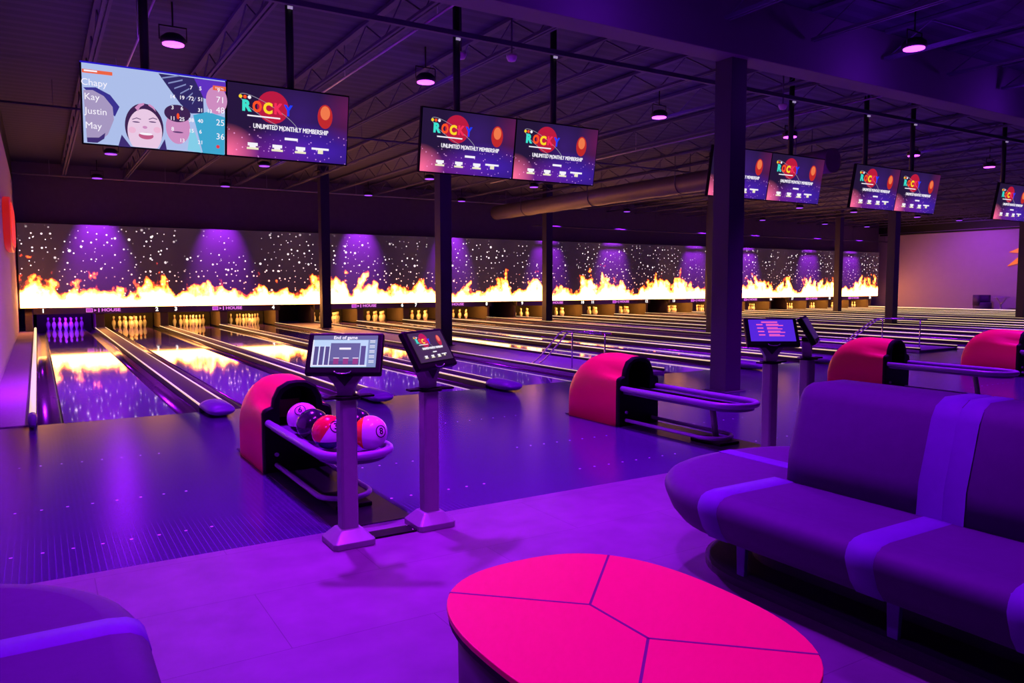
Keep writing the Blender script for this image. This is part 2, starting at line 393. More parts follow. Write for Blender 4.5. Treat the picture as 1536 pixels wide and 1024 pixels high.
def flame_mat():
    """video picture of a wall of fire: white base, orange tongues, red rims, pale sparks above"""
    m, nt, b = new_mat('flame_video')
    L = nt.links.new
    tc = N(nt, 'ShaderNodeTexCoord'); sp = N(nt, 'ShaderNodeSeparateXYZ'); L(tc.outputs['Object'], sp.inputs['Vector'])
    X, Z = sp.outputs['X'], sp.outputs['Z']
    flat = N(nt, 'ShaderNodeCombineXYZ'); L(X, flat.inputs['X']); L(Z, flat.inputs['Y'])
    def noise(scale, det, sx=1., sy=1., off=0.):
        mp = N(nt, 'ShaderNodeMapping'); mp.inputs['Scale'].default_value = (sx, sy, 1); mp.inputs['Location'].default_value = (off, off * .7, 0)
        L(flat.outputs[0], mp.inputs['Vector'])
        n = N(nt, 'ShaderNodeTexNoise', noise_dimensions='2D'); n.inputs['Scale'].default_value = scale; n.inputs['Detail'].default_value = det
        L(mp.outputs[0], n.inputs['Vector']); return n.outputs['Fac']
    # tongues lean with height
    lean = math_node(nt, 'MULTIPLY', math_node(nt, 'SUBTRACT', noise(1.6, 2, 1, 1.3), .5), math_node(nt, 'MULTIPLY', Z, .9))
    Xd = math_node(nt, 'ADD', X, lean)
    def curve(pts, x0, x1):
        c = N(nt, 'ShaderNodeFloatCurve')
        cv = c.mapping.curves[0]
        P = [((x - x0) / (x1 - x0), (z - .7) / 1.5) for x, z in pts]
        cv.points[0].location = P[0]; cv.points[1].location = P[-1]
        for p in P[1:-1]: cv.points.new(*p)
        for p in cv.points: p.handle_type = 'AUTO_CLAMPED'
        c.mapping.update()
        u = math_node(nt, 'DIVIDE', math_node(nt, 'SUBTRACT', Xd, x0), x1 - x0, True)
        L(u, c.inputs['Value']); return c.outputs['Value']
    ca = curve(ENV, -.6, 14.0); cb = curve(ENV2, 14.0, 41.4)
    sel = math_node(nt, 'GREATER_THAN', Xd, 14.0)
    mixv = N(nt, 'ShaderNodeMix', data_type='FLOAT'); L(sel, mixv.inputs['Factor']); L(ca, mixv.inputs['A']); L(cb, mixv.inputs['B'])
    env = math_node(nt, 'MULTIPLY', mixv.outputs['Result'], 1.5)
    rel = math_node(nt, 'DIVIDE', Z, math_node(nt, 'ADD', env, .05))
    tur = math_node(nt, 'MULTIPLY', math_node(nt, 'SUBTRACT', noise(2.9, 6, 1, .75, 3.), .5), 1.75)
    grow = math_node(nt, 'MULTIPLY', tur, math_node(nt, 'MINIMUM', math_node(nt, 'MULTIPLY', rel, 1.5), 1.15))
    heat = math_node(nt, 'ADD', math_node(nt, 'SUBTRACT', 1.02, rel), grow)
    cr = N(nt, 'ShaderNodeValToRGB'); L(heat, cr.inputs['Fac'])
    el = cr.color_ramp.elements
    el[0].position = 0; el[0].color = (0, 0, 0, 1); el[1].position = .06; el[1].color = (.08, .003, .002, 1)
    for p, c in ((.12, (.5, .032, .005)), (.19, (1.15, .20, .014)), (.28, (2.2, .60, .05)), (.42, (4.2, 1.3, .22)), (.62, (8.0, 2.9, .72))):
        e = el.new(p); e.color = (*c, 1)
    # sparks
    def sparks(scale, rad, off, keep):
        mp = N(nt, 'ShaderNodeMapping'); mp.inputs['Location'].default_value = (off, off, 0); L(flat.outputs[0], mp.inputs['Vector'])
        v = N(nt, 'ShaderNodeTexVoronoi', voronoi_dimensions='2D'); v.inputs['Scale'].default_value = scale; L(mp.outputs[0], v.inputs['Vector'])
        s = N(nt, 'ShaderNodeSeparateColor'); L(v.outputs['Color'], s.inputs['Color'])
        rr = math_node(nt, 'MULTIPLY', math_node(nt, 'ADD', s.outputs[0], .45), rad * scale)
        k = math_node(nt, 'SUBTRACT', 1.0, math_node(nt, 'DIVIDE', v.outputs['Distance'], rr), True)
        return math_node(nt, 'MULTIPLY', k, math_node(nt, 'LESS_THAN', s.outputs[1], keep))
    sk = math_node(nt, 'MAXIMUM', sparks(4.6, .024, 0, .80), sparks(3.0, .036, 5.3, .45))
    clump = N(nt, 'ShaderNodeMapRange'); clump.inputs['From Min'].default_value = .36; clump.inputs['From Max'].default_value = .52
    L(noise(.9, 1, 1, 1, 9.), clump.inputs['Value'])
    sk = math_node(nt, 'MULTIPLY', sk, clump.outputs['Result'])
    topf = N(nt, 'ShaderNodeMapRange'); topf.inputs['From Min'].default_value = 2.47; topf.inputs['From Max'].default_value = 2.25
    L(Z, topf.inputs['Value']); sk = math_node(nt, 'MULTIPLY', sk, topf.outputs['Result'])
    skc = N(nt, 'ShaderNodeMix', data_type='RGBA'); skc.inputs['A'].default_value = (1.9, .75, .55, 1); skc.inputs['B'].default_value = (1.5, 1.2, 1.25, 1)
    hi = N(nt, 'ShaderNodeMapRange'); hi.inputs['From Min'].default_value = .7; hi.inputs['From Max'].default_value = 1.4; L(Z, hi.inputs['Value'])
    L(hi.outputs['Result'], skc.inputs['Factor'])
    skv = N(nt, 'ShaderNodeMix', data_type='RGBA', blend_type='MULTIPLY'); skv.inputs['Factor'].default_value = 1
    L(skc.outputs['Result'], skv.inputs['A'])
    cc = N(nt, 'ShaderNodeCombineColor'); [L(math_node(nt, 'MULTIPLY', sk, 1.15), cc.inputs[i]) for i in range(3)]
    L(cc.outputs[0], skv.inputs['B'])
    add = N(nt, 'ShaderNodeMix', data_type='RGBA', blend_type='ADD'); add.inputs['Factor'].default_value = 1
    L(cr.outputs['Color'], add.inputs['A']); L(skv.outputs['Result'], add.inputs['B'])
    # video black level: warm smoke
    sm = N(nt, 'ShaderNodeValToRGB'); L(noise(.45, 3, 1, .3, 2.), sm.inputs['Fac'])
    sm.color_ramp.elements[0].position = .35; sm.color_ramp.elements[0].color = (.004, .003, .0045, 1)
    sm.color_ramp.elements[1].position = .7; sm.color_ramp.elements[1].color = (.016, .0085, .009, 1)
    add2 = N(nt, 'ShaderNodeMix', data_type='RGBA', blend_type='ADD'); add2.inputs['Factor'].default_value = 1
    L(add.outputs['Result'], add2.inputs['A']); L(sm.outputs['Color'], add2.inputs['B'])
    L(add2.outputs['Result'], b.inputs['Emission Color']); b.inputs['Emission Strength'].default_value = FLAME
    b.inputs['Base Color'].default_value = (.22, .2, .22, 1); b.inputs['Roughness'].default_value = .7
    return m
FLAME = 2.0
fs = thing('flame_screen', 'long screen across the lane ends showing a wall of flames and sparks', 'screen', (0, YM, ZM0))
MB().box(-.62, 41.25, 0, .05, 0, ZM1 - ZM0).build('display', flame_mat(), fs)
MB().box(-.66, 41.3, .05, .14, -.02, ZM1 - ZM0 + .02).build('backing_frame', M_black, fs)

# header panels with lane numbers and sign, one per pair
M_num = em('number_white', (1, .97, .9), 1.6)
M_sign = em('sign_pink', s2l(235, 120, 235), 1.1)
M_sign2 = em('sign_magenta', s2l(210, 60, 220), .9)
M_header = pm('header_panel', (.10, .075, .085), .55)
FRONT = Matrix(((1, 0, 0, 0), (0, 0, -1, 0), (0, 1, 0, 0), (0, 0, 0, 1)))      # x right, y up -> facing -Y
for k in range(10):
    xc = PAIRX[k]
    x0, x1 = xc - 1.83, xc + 1.83
    if k % 2 == 0: x0 = xc - 1.75
    h = thing('lane_header', 'dark header board under the flames with lane numbers %s and %s' % (NW[2 * k + 1], NW[2 * k + 2]), 'lane header', (xc, YM, .52), 0, 'lane number boards')
    MB().box(x0 - xc, x1 - xc, 0, .10, 0, .19).build('board', M_header, h)
    for n, dx in ((2 * k + 1, -1.5), (2 * k + 2, 1.6)):
        t_ = MB(); text_mb(t_, str(n), .17, Matrix.Translation((dx, -.006, .1)) @ FRONT, bold=.006)
        t_.build('number', M_num, h)
    t_ = MB(); text_mb(t_, 'HOUSE', .13, Matrix.Translation((.30, -.006, .10)) @ FRONT, bold=.004, width=.52)
    q = .10
    t_.box(-.05, -.02, -.008, 0, .04, .16)
    t_.prism([(-.16, .06), (-.09, .10), (-.16, .14)], -.008, 0, lambda u, v, w_: (u, w_, v))
    for (a, b_, c_, d_) in ((-.38, -.20, .04, .058), (-.38, -.20, .142, .16), (-.38, -.36, .04, .16), (-.22, -.20, .04, .16)): t_.box(a, b_, -.008, 0, c_, d_)
    t_.build('sign_lettering', M_sign, h)
    MB().box(-.35, -.23, -.004, 0, .065, .135).build('sign_badge', M_sign2, h)

# ------------------------------------------------------------------ lanes
def lane_parts(i):
    xc = lane_x(i); n = i + 1
    t_ = thing('bowling_lane', 'glossy dark lane marked %s, running from the foul line to its pins' % NW[n], 'bowling lane', (xc, 0, 0), 0, 'bowling lanes side by side')
    return t_
def gutter_mb(s):
    m = MB(); n = 10; prof = []
    for k in range(n + 1):
        a = PI * k / n; prof.append((s * (LWH + .1175) - .1175 * math.cos(a), -.085 * math.sin(a) - .005))
    under = [(x, z - .012) for x, z in prof][::-1]
    m.prism(prof + under, 0.002, 19.3, lambda u, v, w_: (u, w_, v), smooth=True)
    return m
surf_mesh = MB().box(-LWH, LWH, 0, 19.4, -.10, 0).mesh('lane_surface', M_lane)
gl = gutter_mb(-1).mesh('gutter', M_gutter); gr = gutter_mb(1).mesh('gutter', M_gutter)
pit = MB().box(-.76, .76, 19.55, 19.6, -.1, .7).mesh('pit_curtain', pm('pit_curtain', (.05, .035, .03), .9))
def link(name, me, parent):
    o = bpy.data.objects.new(name, me); C.objects.link(o); o.parent = parent; return o
for i in range(20):
    t_ = lane_parts(i)
    link('lane_surface', surf_mesh, t_); link('gutter', gl, t_); link('gutter', gr, t_); link('pit_curtain', pit, t_)
# dividers between lanes: cap with bright edges and a rounded nose
def divider(xc, half, label, left_open=False):
    t_ = thing('lane_divider', label, 'lane divider', (xc, 0, 0), 0, 'raised dividers between lanes')
    m = MB()
    prof = [(-half, -.09), (-half, .045), (-half + .02, .075), (-half * .45, .098), (half * .45, .098), (half - .02, .075), (half, .045), (half, -.09)]
    m.prism(prof, .0, 18.0, lambda u, v, w_: (u, w_, v)); m.build('cap', M_cap, t_, bevel=.006)
    for s in (-1, 1):
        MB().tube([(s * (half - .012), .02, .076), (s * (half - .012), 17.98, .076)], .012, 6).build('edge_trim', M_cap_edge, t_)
    m = MB(); rings = []
    for k in range(9):
        a = k / 8 * PI / 2; q_ = k / 8; sc_ = max(.10, (1 - q_ ** 6) ** .4); y_ = -.55 * q_
        rings.append([(half * (.55 + .45 * sc_) * math.cos(b_) , y_, .068 + .068 * sc_ * math.sin(b_)) for b_ in [2 * PI * j / 24 for j in range(24)]])
    m.loft(rings); m.build('nose', M_nose, t_, loc=(0, 0, 0))
    return t_
for i in range(20):
    if i % 4 != 3:
        divider(lane_x(i) + PITCHX / 2, .15, 'low dark divider with bright edges between lanes %s and %s' % (NW[i + 1], NW[i + 2]))
# outer side rail by the left wall
def side_rail(xc, label):
    t_ = thing('side_rail', label, 'side rail', (xc, 0, 0))
    MB().box(-.035, .035, -.02, 18.0, -.1, .085).build('rail_body', M_dark, t_, bevel=.02)
    MB().tube([(0, -.02, .10), (0, 18.0, .10)], .032, 10).build('top_tube', em('cream_rail_sheen', (1., .78, .45), .8, (.8, .72, .62)), t_)  # top tube glows by itself in place of reflected flame light
    MB().tube([(0, -.02, .10), (0, -.2, .10), (0, -.27, .085), (0, -.3, .04)], [.042, .042, .04, .025], 10).build('end_cap', M_nose, t_)
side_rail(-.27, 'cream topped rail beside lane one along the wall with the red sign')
side_rail(40.66, 'pale topped rail beside lane twenty along the far purple wall')
# raised walkways between the groups of four
M_walk = pm('walkway_cover', (.22, .15, .30), .45, 0, .1, 5)
for g in range(4):
    xa = lane_x(4 * g + 3) + LWH + .235; xb = lane_x(4 * g + 4) - LWH - .235
    t_ = thing('lane_walkway', 'raised violet walkway strip with columns between lanes %s and %s' % (NW[4 * g + 4], NW[4 * g + 5]), 'walkway', ((xa + xb) / 2, 0, 0), 0, 'walkways between lane groups')
    hw = (xb - xa) / 2 - .005
    MB().box(-hw, hw, 0, 18.0, -.1, .045).build('deck', M_walk, t_, bevel=.01)
    for s in (-1, 1):
        MB().box(s * hw - .03 if s > 0 else -hw, hw if s > 0 else -hw + .03, -.01, 18.0, .045, .085).build('kerb', M_cap, t_, bevel=.01)
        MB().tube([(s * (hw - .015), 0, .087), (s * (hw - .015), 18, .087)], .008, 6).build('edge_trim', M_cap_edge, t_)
# kickbacks
M_kick = pm('kickback_panel', (.16, .105, .075), .6)
kx = []
for i in range(21):
    if i == 0: kx.append((-.42, 'dark side panel of the pin deck beside lane one and the pale wall', .1))
    elif i == 20: kx.append((40.74, 'side panel of the pin deck beyond lane twenty', .12))
    elif i % 4 == 0:
        kx.append((lane_x(i - 1) + .80 + .05, 'side panel between the pins of lane %s and the walkway' % NW[i], .05))
        kx.append((lane_x(i) - .80 - .05, 'side panel between the walkway and the pins of lane %s' % NW[i + 1], .05))
    else: kx.append((lane_x(i) - PITCHX / 2, 'side panel dividing the pins of lane %s from lane %s' % (NW[i], NW[i + 1]), .12))
for xk, lab, hw in kx:
    m = MB().prism([(17.95, 0.0), (19.6, 0.0), (19.6, .72), (18.2, .72), (17.95, .5)], -hw, hw, lambda u, v, w_: (w_, u, v))
    tag(m.build('kickback_panel', M_kick, loc=(xk, 0, 0), bevel=.01), lab, 'side panel', 'pin deck side panels')

# ------------------------------------------------------------------ pins
M_pin = pm('pin_white', (.82, .78, .70), .3, 0, .03)
M_pinred = pm('pin_red_band', (.6, .02, .02), .35)
PIN = [(.026, 0), (.0286, .006), (.036, .04), (.0455, .075), (.0555, .11), (.0605, .145), (.058, .18), (.049, .21), (.035, .24), (.027, .255), (.0235, .268), (.0232, .29), (.0262, .31), (.0305, .33), (.0323, .345), (.030, .362), (.022, .375), (.01, .3805), (0, .381)]
pin_me = MB().lathe(PIN, 16).mesh('pin_body', M_pin)
band = [(r_ + .0008, z_) for r_, z_ in ((.0302, .249), (.0270, .255), (.0250, .2615))]
band2 = [(r_ + .0008, z_) for r_, z_ in ((.0234, .2735), (.0233, .28), (.0233, .287))]
band_me = MB().lathe(band, 16).lathe(band2, 16).mesh('neck_band', M_pinred)
POS = ['head pin', 'second row pin nearer the red sign', 'second row pin farther from the red sign', 'third row pin nearer the red sign', 'third row middle pin', 'third row pin farther from the red sign',
       'back row corner pin nearest the red sign', 'back row second pin from the red sign', 'back row third pin from the red sign', 'back row corner pin farthest from the red sign']
proto = None
for i in range(20):
    j = 0
    for row in range(4):
        for c_ in range(row + 1):
            loc = (lane_x(i) + (c_ - row / 2) * .3048, 18.29 + row * .264, 0)
            lab = '%s %s on lane %s' % ('violet-lit' if i == 0 else 'amber-lit', POS[j], NW[i + 1])
            grp = 'bowling pins racked on lane %s' % NW[i + 1]
            if proto is None:
                proto = thing('bowling_pin', lab, 'bowling pin', loc, 0, grp)
                link('pin_body', pin_me, proto); link('neck_band', band_me, proto)
            else: dup(proto, loc, lab, group=grp)
            j += 1

# ------------------------------------------------------------------ lamps
VIOLET = (.34, .006, 1.)
MAG = (.62, .012, 1.)
WARM = (1., .45, .07)
M_lens = em('lamp_lens_violet', (.62, .06, 1.), 5.)
M_lens_dim = em('lamp_lens_violet_dim', (.34, .05, 1.), 1.6)
lamp_proto = None
def lamp(x, y_, label, z=4.5, dim=False, group='purple ceiling lamps'):
    t_ = thing('stage_lamp', label, 'ceiling lamp', (x, y_, z), 0, group)
    m = MB(); m.lathe([(.135, .02), (.155, .03), (.155, .09), (.10, .14), (.0, .145)], 20); m.build('housing', M_black, t_)
    MB().lathe([(.0, .008), (.132, .008), (.132, .024), (0, .024)], 20).build('lens', M_lens_dim if dim else M_lens, t_)
    m = MB(); m.tube([(-.165, 0, .06), (-.165, 0, .24), (.165, 0, .24), (.165, 0, .06)], .01, 6); m.tube([(0, 0, .24), (0, 0, 5.06 - z)], .012, 6)
    m.build('bracket', M_black, t_)
def spot(loc, tgt, e, col, ang=90, blend=.6, rad=.1, name='light'):
    l = bpy.data.lights.new(name, 'SPOT'); l.energy = e; l.color = col; l.spot_size = math.radians(ang); l.spot_blend = blend; l.shadow_soft_size = rad
    o = bpy.data.objects.new(name, l); C.objects.link(o); o.location = loc
    o.rotation_euler = (Vector(tgt) - Vector(loc)).to_track_quat('-Z', 'Y').to_euler(); return o
def ceiling_fill(loc, e):  # added point light below a lamp, lifts the dark ceiling
    l = bpy.data.lights.new('ceiling_fill_light', 'POINT'); l.energy = e; l.color = (.26, .02, 1.); l.shadow_soft_size = .1
    o = bpy.data.objects.new('ceiling_fill_light', l); C.objects.link(o); o.location = loc
LPX = [1.45, 5.05, 9.85, 13.55, 18.1, 21.6, 26.6, 30.2, 35.0, 38.6]
for k, x in enumerate(LPX):
    who = 'over lanes %s and %s' % (NW[2 * k + 1], NW[2 * k + 2])
    lamp(x, 2.0, 'purple ceiling lamp just beyond the foul line ' + who)
    lamp(x, 11.9, 'purple ceiling lamp halfway down the lanes ' + who, dim=True)
    lamp(x, 16.85, 'purple ceiling lamp close to the flame screen ' + who, dim=True)
    far = 1 if k < 4 else 1.1
    spot((x, 2.0, 4.47), (x, 2.3, 0), 1500 * far, VIOLET, 88, .8)
    spot((x, 11.9, 4.47), (x, 9.5, 0), 300 * far, VIOLET, 110, .8)
    spot((x, 16.85, 4.47), (x, 17.8, 2.45), 820, (.40, .02, 1.), 50, .9, .05)
    ceiling_fill((x, 2.0, 4.3), 11); ceiling_fill((x, 11.9, 4.3), 9)
for (x, y_, lab) in ((1.45, -2.93, 'purple ceiling lamp above the nearest ball rack'), (5.05, -2.93, 'purple ceiling lamp above the second ball rack'), (9.83, -2.93, 'bright purple ceiling lamp beside the big beam'),
                     (13.5, -2.93, 'purple ceiling lamp beside the beam towards the far wall'), (1.2, -6.6, 'purple ceiling lamp above the pink table'), (3.6, -7.6, 'purple ceiling lamp above the long bench'), (-1.6, -7.4, 'purple ceiling lamp above the bench by the wall')):
    lamp(x, y_, lab); ceiling_fill((x, y_, 4.3), 16)
SEAT = 1.
spot((1.45, -2.93, 4.45), (1.3, -3.5, 0), 2500 * SEAT, VIOLET, 96, .8)
spot((5.05, -2.93, 4.45), (4.8, -3.5, 0), 2300 * SEAT, VIOLET, 94, .8)
spot((9.83, -2.93, 4.45), (9.4, -3.4, 0), 2000, VIOLET, 94, .8)
spot((13.5, -2.93, 4.45), (13, -3.4, 0), 2000, VIOLET, 94, .8)
spot((1.2, -6.6, 4.45), (1.3, -7.2, 0), 1150 * SEAT, VIOLET, 95, .8)
spot((3.6, -7.6, 4.45), (2.6, -7.2, 0), 380 * SEAT, VIOLET, 95, .8)
spot((-1.6, -7.4, 4.45), (-.8, -6.6, 0), 380 * SEAT, VIOLET, 95, .8)
lamp(1.9, -6.1, 'magenta-tinted ceiling lamp above the touchscreen stands')
spot((1.9, -6.1, 4.45), (1.6, -5.05, 0), 520, MAG, 44, 1.)
spot((1.45, 2.0, 4.47), (-.6, 4.5, .6), 1100, (.45, .03, 1), 80, .8); spot((38.6, 11.9, 4.47), (42, 12.5, 1.8), 620, (.42, .04, 1), 110, .8); spot((38.6, 2.0, 4.47), (42, 5, 1.8), 420, VIOLET, 110, .8)  # extra beams at these lamps, added to brighten the side walls
# warm tubes over the pin decks (hidden behind the headers), violet over lane 1
def area(loc, sx, sy, e, col, rot=(0, 0, 0), name='pin_light'):
    l = bpy.data.lights.new(name, 'AREA'); l.shape = 'RECTANGLE'; l.size = sx; l.size_y = sy; l.energy = e; l.color = col
    o = bpy.data.objects.new(name, l); C.objects.link(o); o.location = loc; o.rotation_euler = rot; return o
for i in range(20):
    col = (.20, .004, 1.) if i == 0 else WARM
    tb = thing('pin_deck_lamp', '%s tube lamp behind the header of lane %s' % ('violet' if i == 0 else 'warm', NW[i + 1]), 'lamp', (lane_x(i), 18.0, .64), 0, 'tube lamps over the pins')
    MB().tube([(-.5, 0, 0), (.5, 0, 0)], .02, 10).build('tube', em('tube_glow', col, 3.), tb)
    MB().box(-.55, .55, .0, .06, .02, .06).build('reflector', M_dark, tb)
    area((lane_x(i), 18.05, .60), 1.0, .06, 24 if i else 26, col, (math.radians(38), 0, 0))

# ------------------------------------------------------------------ hanging screens
def promo_mat():
    m, nt, b = new_mat('promo_picture')
    L = nt.links.new
    tc = N(nt, 'ShaderNodeTexCoord'); sp = N(nt, 'ShaderNodeSeparateXYZ'); L(tc.outputs['Object'], sp.inputs['Vector'])
    X, Z = sp.outputs['X'], sp.outputs['Z']
    def blob(cx, cz, rx, rz, col):
        dx = math_node(nt, 'DIVIDE', math_node(nt, 'SUBTRACT', X, cx), rx); dz = math_node(nt, 'DIVIDE', math_node(nt, 'SUBTRACT', Z, cz), rz)
        d = math_node(nt, 'SQRT', math_node(nt, 'ADD', math_node(nt, 'MULTIPLY', dx, dx), math_node(nt, 'MULTIPLY', dz, dz)))
        k = math_node(nt, 'SUBTRACT', 1., d, True)
        r_ = N(nt, 'ShaderNodeMix', data_type='RGBA'); r_.inputs['A'].default_value = (0, 0, 0, 1); r_.inputs['B'].default_value = (*col, 1)
        L(k, r_.inputs['Factor']); return r_.outputs['Result']
    out = None
    for bl in (blob(-.66, -.34, .34, .30, s2l(255, 110, 130)), blob(-.3, -.33, .75, .26, s2l(95, 15, 110)), blob(.35, -.25, .8, .3, s2l(58, 18, 165)), blob(.66, .2, .35, .4, s2l(92, 10, 62)), blob(.1, .1, .5, .45, s2l(40, 12, 90))):
        if out is None: out = bl
        else:
            a = N(nt, 'ShaderNodeMix', data_type='RGBA', blend_type='ADD'); a.inputs['Factor'].default_value = 1; L(out, a.inputs['A']); L(bl, a.inputs['B']); out = a.outputs['Result']
    v = N(nt, 'ShaderNodeTexVoronoi'); v.inputs['Scale'].default_value = 22; L(tc.outputs['Object'], v.inputs['Vector'])
    st = math_node(nt, 'LESS_THAN', v.outputs['Distance'], .17); low = math_node(nt, 'LESS_THAN', Z, -.06)
    st = math_node(nt, 'MULTIPLY', math_node(nt, 'MULTIPLY', st, low), .45)
    cc = N(nt, 'ShaderNodeCombineColor'); L(st, cc.inputs[0]); L(math_node(nt, 'MULTIPLY', st, .5), cc.inputs[1]); L(st, cc.inputs[2])
    a = N(nt, 'ShaderNodeMix', data_type='RGBA', blend_type='ADD'); a.inputs['Factor'].default_value = 1; L(out, a.inputs['A']); L(cc.outputs[0], a.inputs['B'])
    bs = N(nt, 'ShaderNodeMix', data_type='RGBA', blend_type='ADD'); bs.inputs['Factor'].default_value = 1; L(a.outputs['Result'], bs.inputs['A']); bs.inputs['B'].default_value = (.018, .008, .04, 1)
    L(bs.outputs['Result'], b.inputs['Emission Color']); b.inputs['Emission Strength'].default_value = 1
    b.inputs['Base Color'].default_value = (.01, .01, .012, 1); b.inputs['Roughness'].default_value = .3
    return m
M_promo = promo_mat()
E_teal = ems('glow_teal', 60, 225, 205, 1.); E_or = ems('glow_orange', 255, 80, 25, 1.); E_ye = ems('glow_yellow', 255, 215, 30, 1.)
E_pk = ems('glow_pink', 245, 45, 85, 1.); E_bl = ems('glow_blue', 30, 60, 255, 1.); E_disc = ems('glow_crimson', 195, 28, 60, .9)
E_wh = em('glow_white', (.92, .88, .96), 1.); E_line = em('glow_line', (.3, .28, .36), 1.); E_cream = em('glow_cream', (.85, .8, .55), 1.)
E_skin_or = ems('glow_amber', 240, 120, 70, 1.); E_mar = ems('glow_brick', 190, 40, 35, 1.)
SW, SH = 1.31, .745
def disc(mb, cx, cz, rx, rz, y0, mi=0, n=28, a0=0, rot=0.):
    pts = []
    for k in range(n):
        a = 2 * PI * k / n; u, v_ = rx * math.cos(a), rz * math.sin(a)
        pts.append((cx + u * math.cos(rot) - v_ * math.sin(rot), cz + u * math.sin(rot) + v_ * math.cos(rot)))
    return mb.prism(pts, y0 - .0012, y0, lambda u, v, w_: (u, w_, v), mi)
def rect(mb, x0, x1, z0, z1, y0, mi=0): return mb.box(x0, x1, y0 - .0012, y0, z0, z1, mi)
def poly(mb, pts, y0, mi=0): return mb.prism(pts, y0 - .0012, y0, lambda u, v, w_: (u, w_, v), mi)
def uv(u, v, W=SW, H=SH): return ((u - .5) * W, (.5 - v) * H)
def promo_content(parent, W, H, mats=None):
    """wordmark over a crimson planet, white headline, four price blocks"""
    k = W / SW
    P = lambda u, v: uv(u, v, W, H)
    m = MB(); c_ = P(.36, .28); disc(m, c_[0], c_[1], .168 * k, .168 * k, -.0020); m.build('planet_disc', E_disc, parent)
    m = MB(); c_ = P(.33, .36); ring = []
    for j in range(60):
        a = 2 * PI * j / 60; u_, v_ = .345 * k * math.cos(a), .075 * k * math.sin(a); rr = math.radians(-27)
        ring.append((c_[0] + u_ * math.cos(rr) - v_ * math.sin(rr), -.0016, c_[1] + u_ * math.sin(rr) + v_ * math.cos(rr)))
    m.tube(ring, .0032 * k, 5, True); m.build('orbit_line', E_line, parent)
    m = MB()
    for ch, u_, mi, dz in (('R', .145, 0, .0), ('O', .232, 1, .0), ('C', .318, 2, -.004), ('K', .40, 3, .0), ('Y', .485, 4, -.006)):
        c_ = P(u_, .30); text_mb(m, ch, .15 * k, Matrix.Translation((c_[0], -.0045, c_[1] + dz)) @ FRONT, mi, .001, .098 * k, bold=.008 * k)
    for u_, mi in ((.10, 2), (.135, 1), (.17, 5)):
        c_ = P(u_, .175); disc(m, c_[0], c_[1], .018 * k, .018 * k, -.0042, mi)
    m.build('wordmark', [E_teal, E_or, E_ye, E_pk, E_bl, E_wh], parent)
    m = MB(); a, b_ = P(.155, .435), P(.42, .415); rect(m, a[0], b_[0], a[1], b_[1], -.004); m.build('caption_bar', E_wh, parent); m = MB(); a, b_ = P(.46, .72), P(.57, .685); rect(m, a[0], b_[0], a[1], b_[1], -.004)
    m.build('caption_bar', E_wh, parent)
    m = MB(); c_ = P(.515, .565); text_mb(m, 'UNLIMITED MONTHLY MEMBERSHIP', .070 * k, Matrix.Translation((c_[0], -.004, c_[1])) @ FRONT, 0, .001, .82 * k)
    text_mb(m, 'UNLIMITED MONTHLY MEMBERSHIP', .070 * k, Matrix.Translation((c_[0] + .0035 * k, -.0042, c_[1] + .002 * k)) @ FRONT, 0, .001, .82 * k); m.build('headline', E_wh, parent)
    for j, u_ in enumerate((.20, .40, .595)):
        m = MB()
        a, b_ = P(u_ - .04, .845), P(u_ + .04, .80); rect(m, a[0], b_[0], a[1], b_[1], -.004, 0)
        a, b_ = P(u_ - .025, .866), P(u_ + .025, .844); rect(m, a[0], b_[0], a[1], b_[1], -.004, 0)
        a, b_ = P(u_ - .047, .895), P(u_ + .047, .865); rect(m, a[0], b_[0], a[1], b_[1], -.004, 1)
        m.build('price_block', [E_wh, E_cream], parent)
    m = MB(); a, b_ = P(.69, .82), P(.84, .79); rect(m, a[0], b_[0], a[1], b_[1], -.004, 0); a, b_ = P(.745, .875), P(.79, .82); rect(m, a[0], b_[0], a[1], b_[1], -.004, 1)
    m.build('price_block', [E_wh, E_cream], parent)
    m = MB()   # plain warm rounded panel
    c_ = P(.80, .30); disc(m, c_[0], c_[1] - .02 * k, .085 * k, .13 * k, -.003, 1, 24); disc(m, c_[0], c_[1] + .02 * k, .055 * k, .075 * k, -.0045, 0, 24)
    m.build('warm_emblem', [E_skin_or, E_mar], parent)
def monitor_shell(parent):
    MB().box(-SW / 2 - .014, SW / 2 + .014, .004, .06, -SH / 2 - .016, SH / 2 + .016).build('frame', M_plastic, parent, bevel=.006)
    MB().box(-.3, .3, .06, .10, -.2, .2).build('rear_mount', M_plastic, parent)
SY, SZ = -.42, 3.155
TILT = math.radians(9)
# x of the centres of all hanging screens
SX = []
for x0 in (1.585, 5.16, 10.05, 13.6, 18.5):
    SX += [x0 - .667, x0 + .667]
names = ['nearest', 'second', 'third', 'fourth', 'fifth']
pm_proto = None
for k, x in enumerate(SX):
    pr = k // 2; side = 'inner' if k % 2 == 0 else 'outer'
    if k == 0:
        t_ = thing('hanging_screen', 'hanging score screen showing a selfie photo with player names and scores', 'screen', (x, SY, SZ), 0, 'screens hung over the foul line')
        t_.rotation_euler = (TILT, 0, 0)
        monitor_shell(t_); score = t_; continue
    lab = {1: 'hanging promo screen right beside the selfie score screen'}.get(k, 'hanging promo screen, %s of the %s screen pair from the selfie screen' % ('nearer' if k % 2 == 0 else 'farther', names[pr]))
    if pm_proto is None:
        pm_proto = thing('hanging_screen', lab, 'screen', (x, SY, SZ), 0, 'screens hung over the foul line'); pm_proto.rotation_euler = (TILT, 0, 0)
        monitor_shell(pm_proto)
        MB().box(-SW / 2, SW / 2, 0, .004, -SH / 2, SH / 2).build('display', M_promo, pm_proto)
        promo_content(pm_proto, SW, SH)
    else:
        o = dup(pm_proto, (x, SY, SZ), lab)
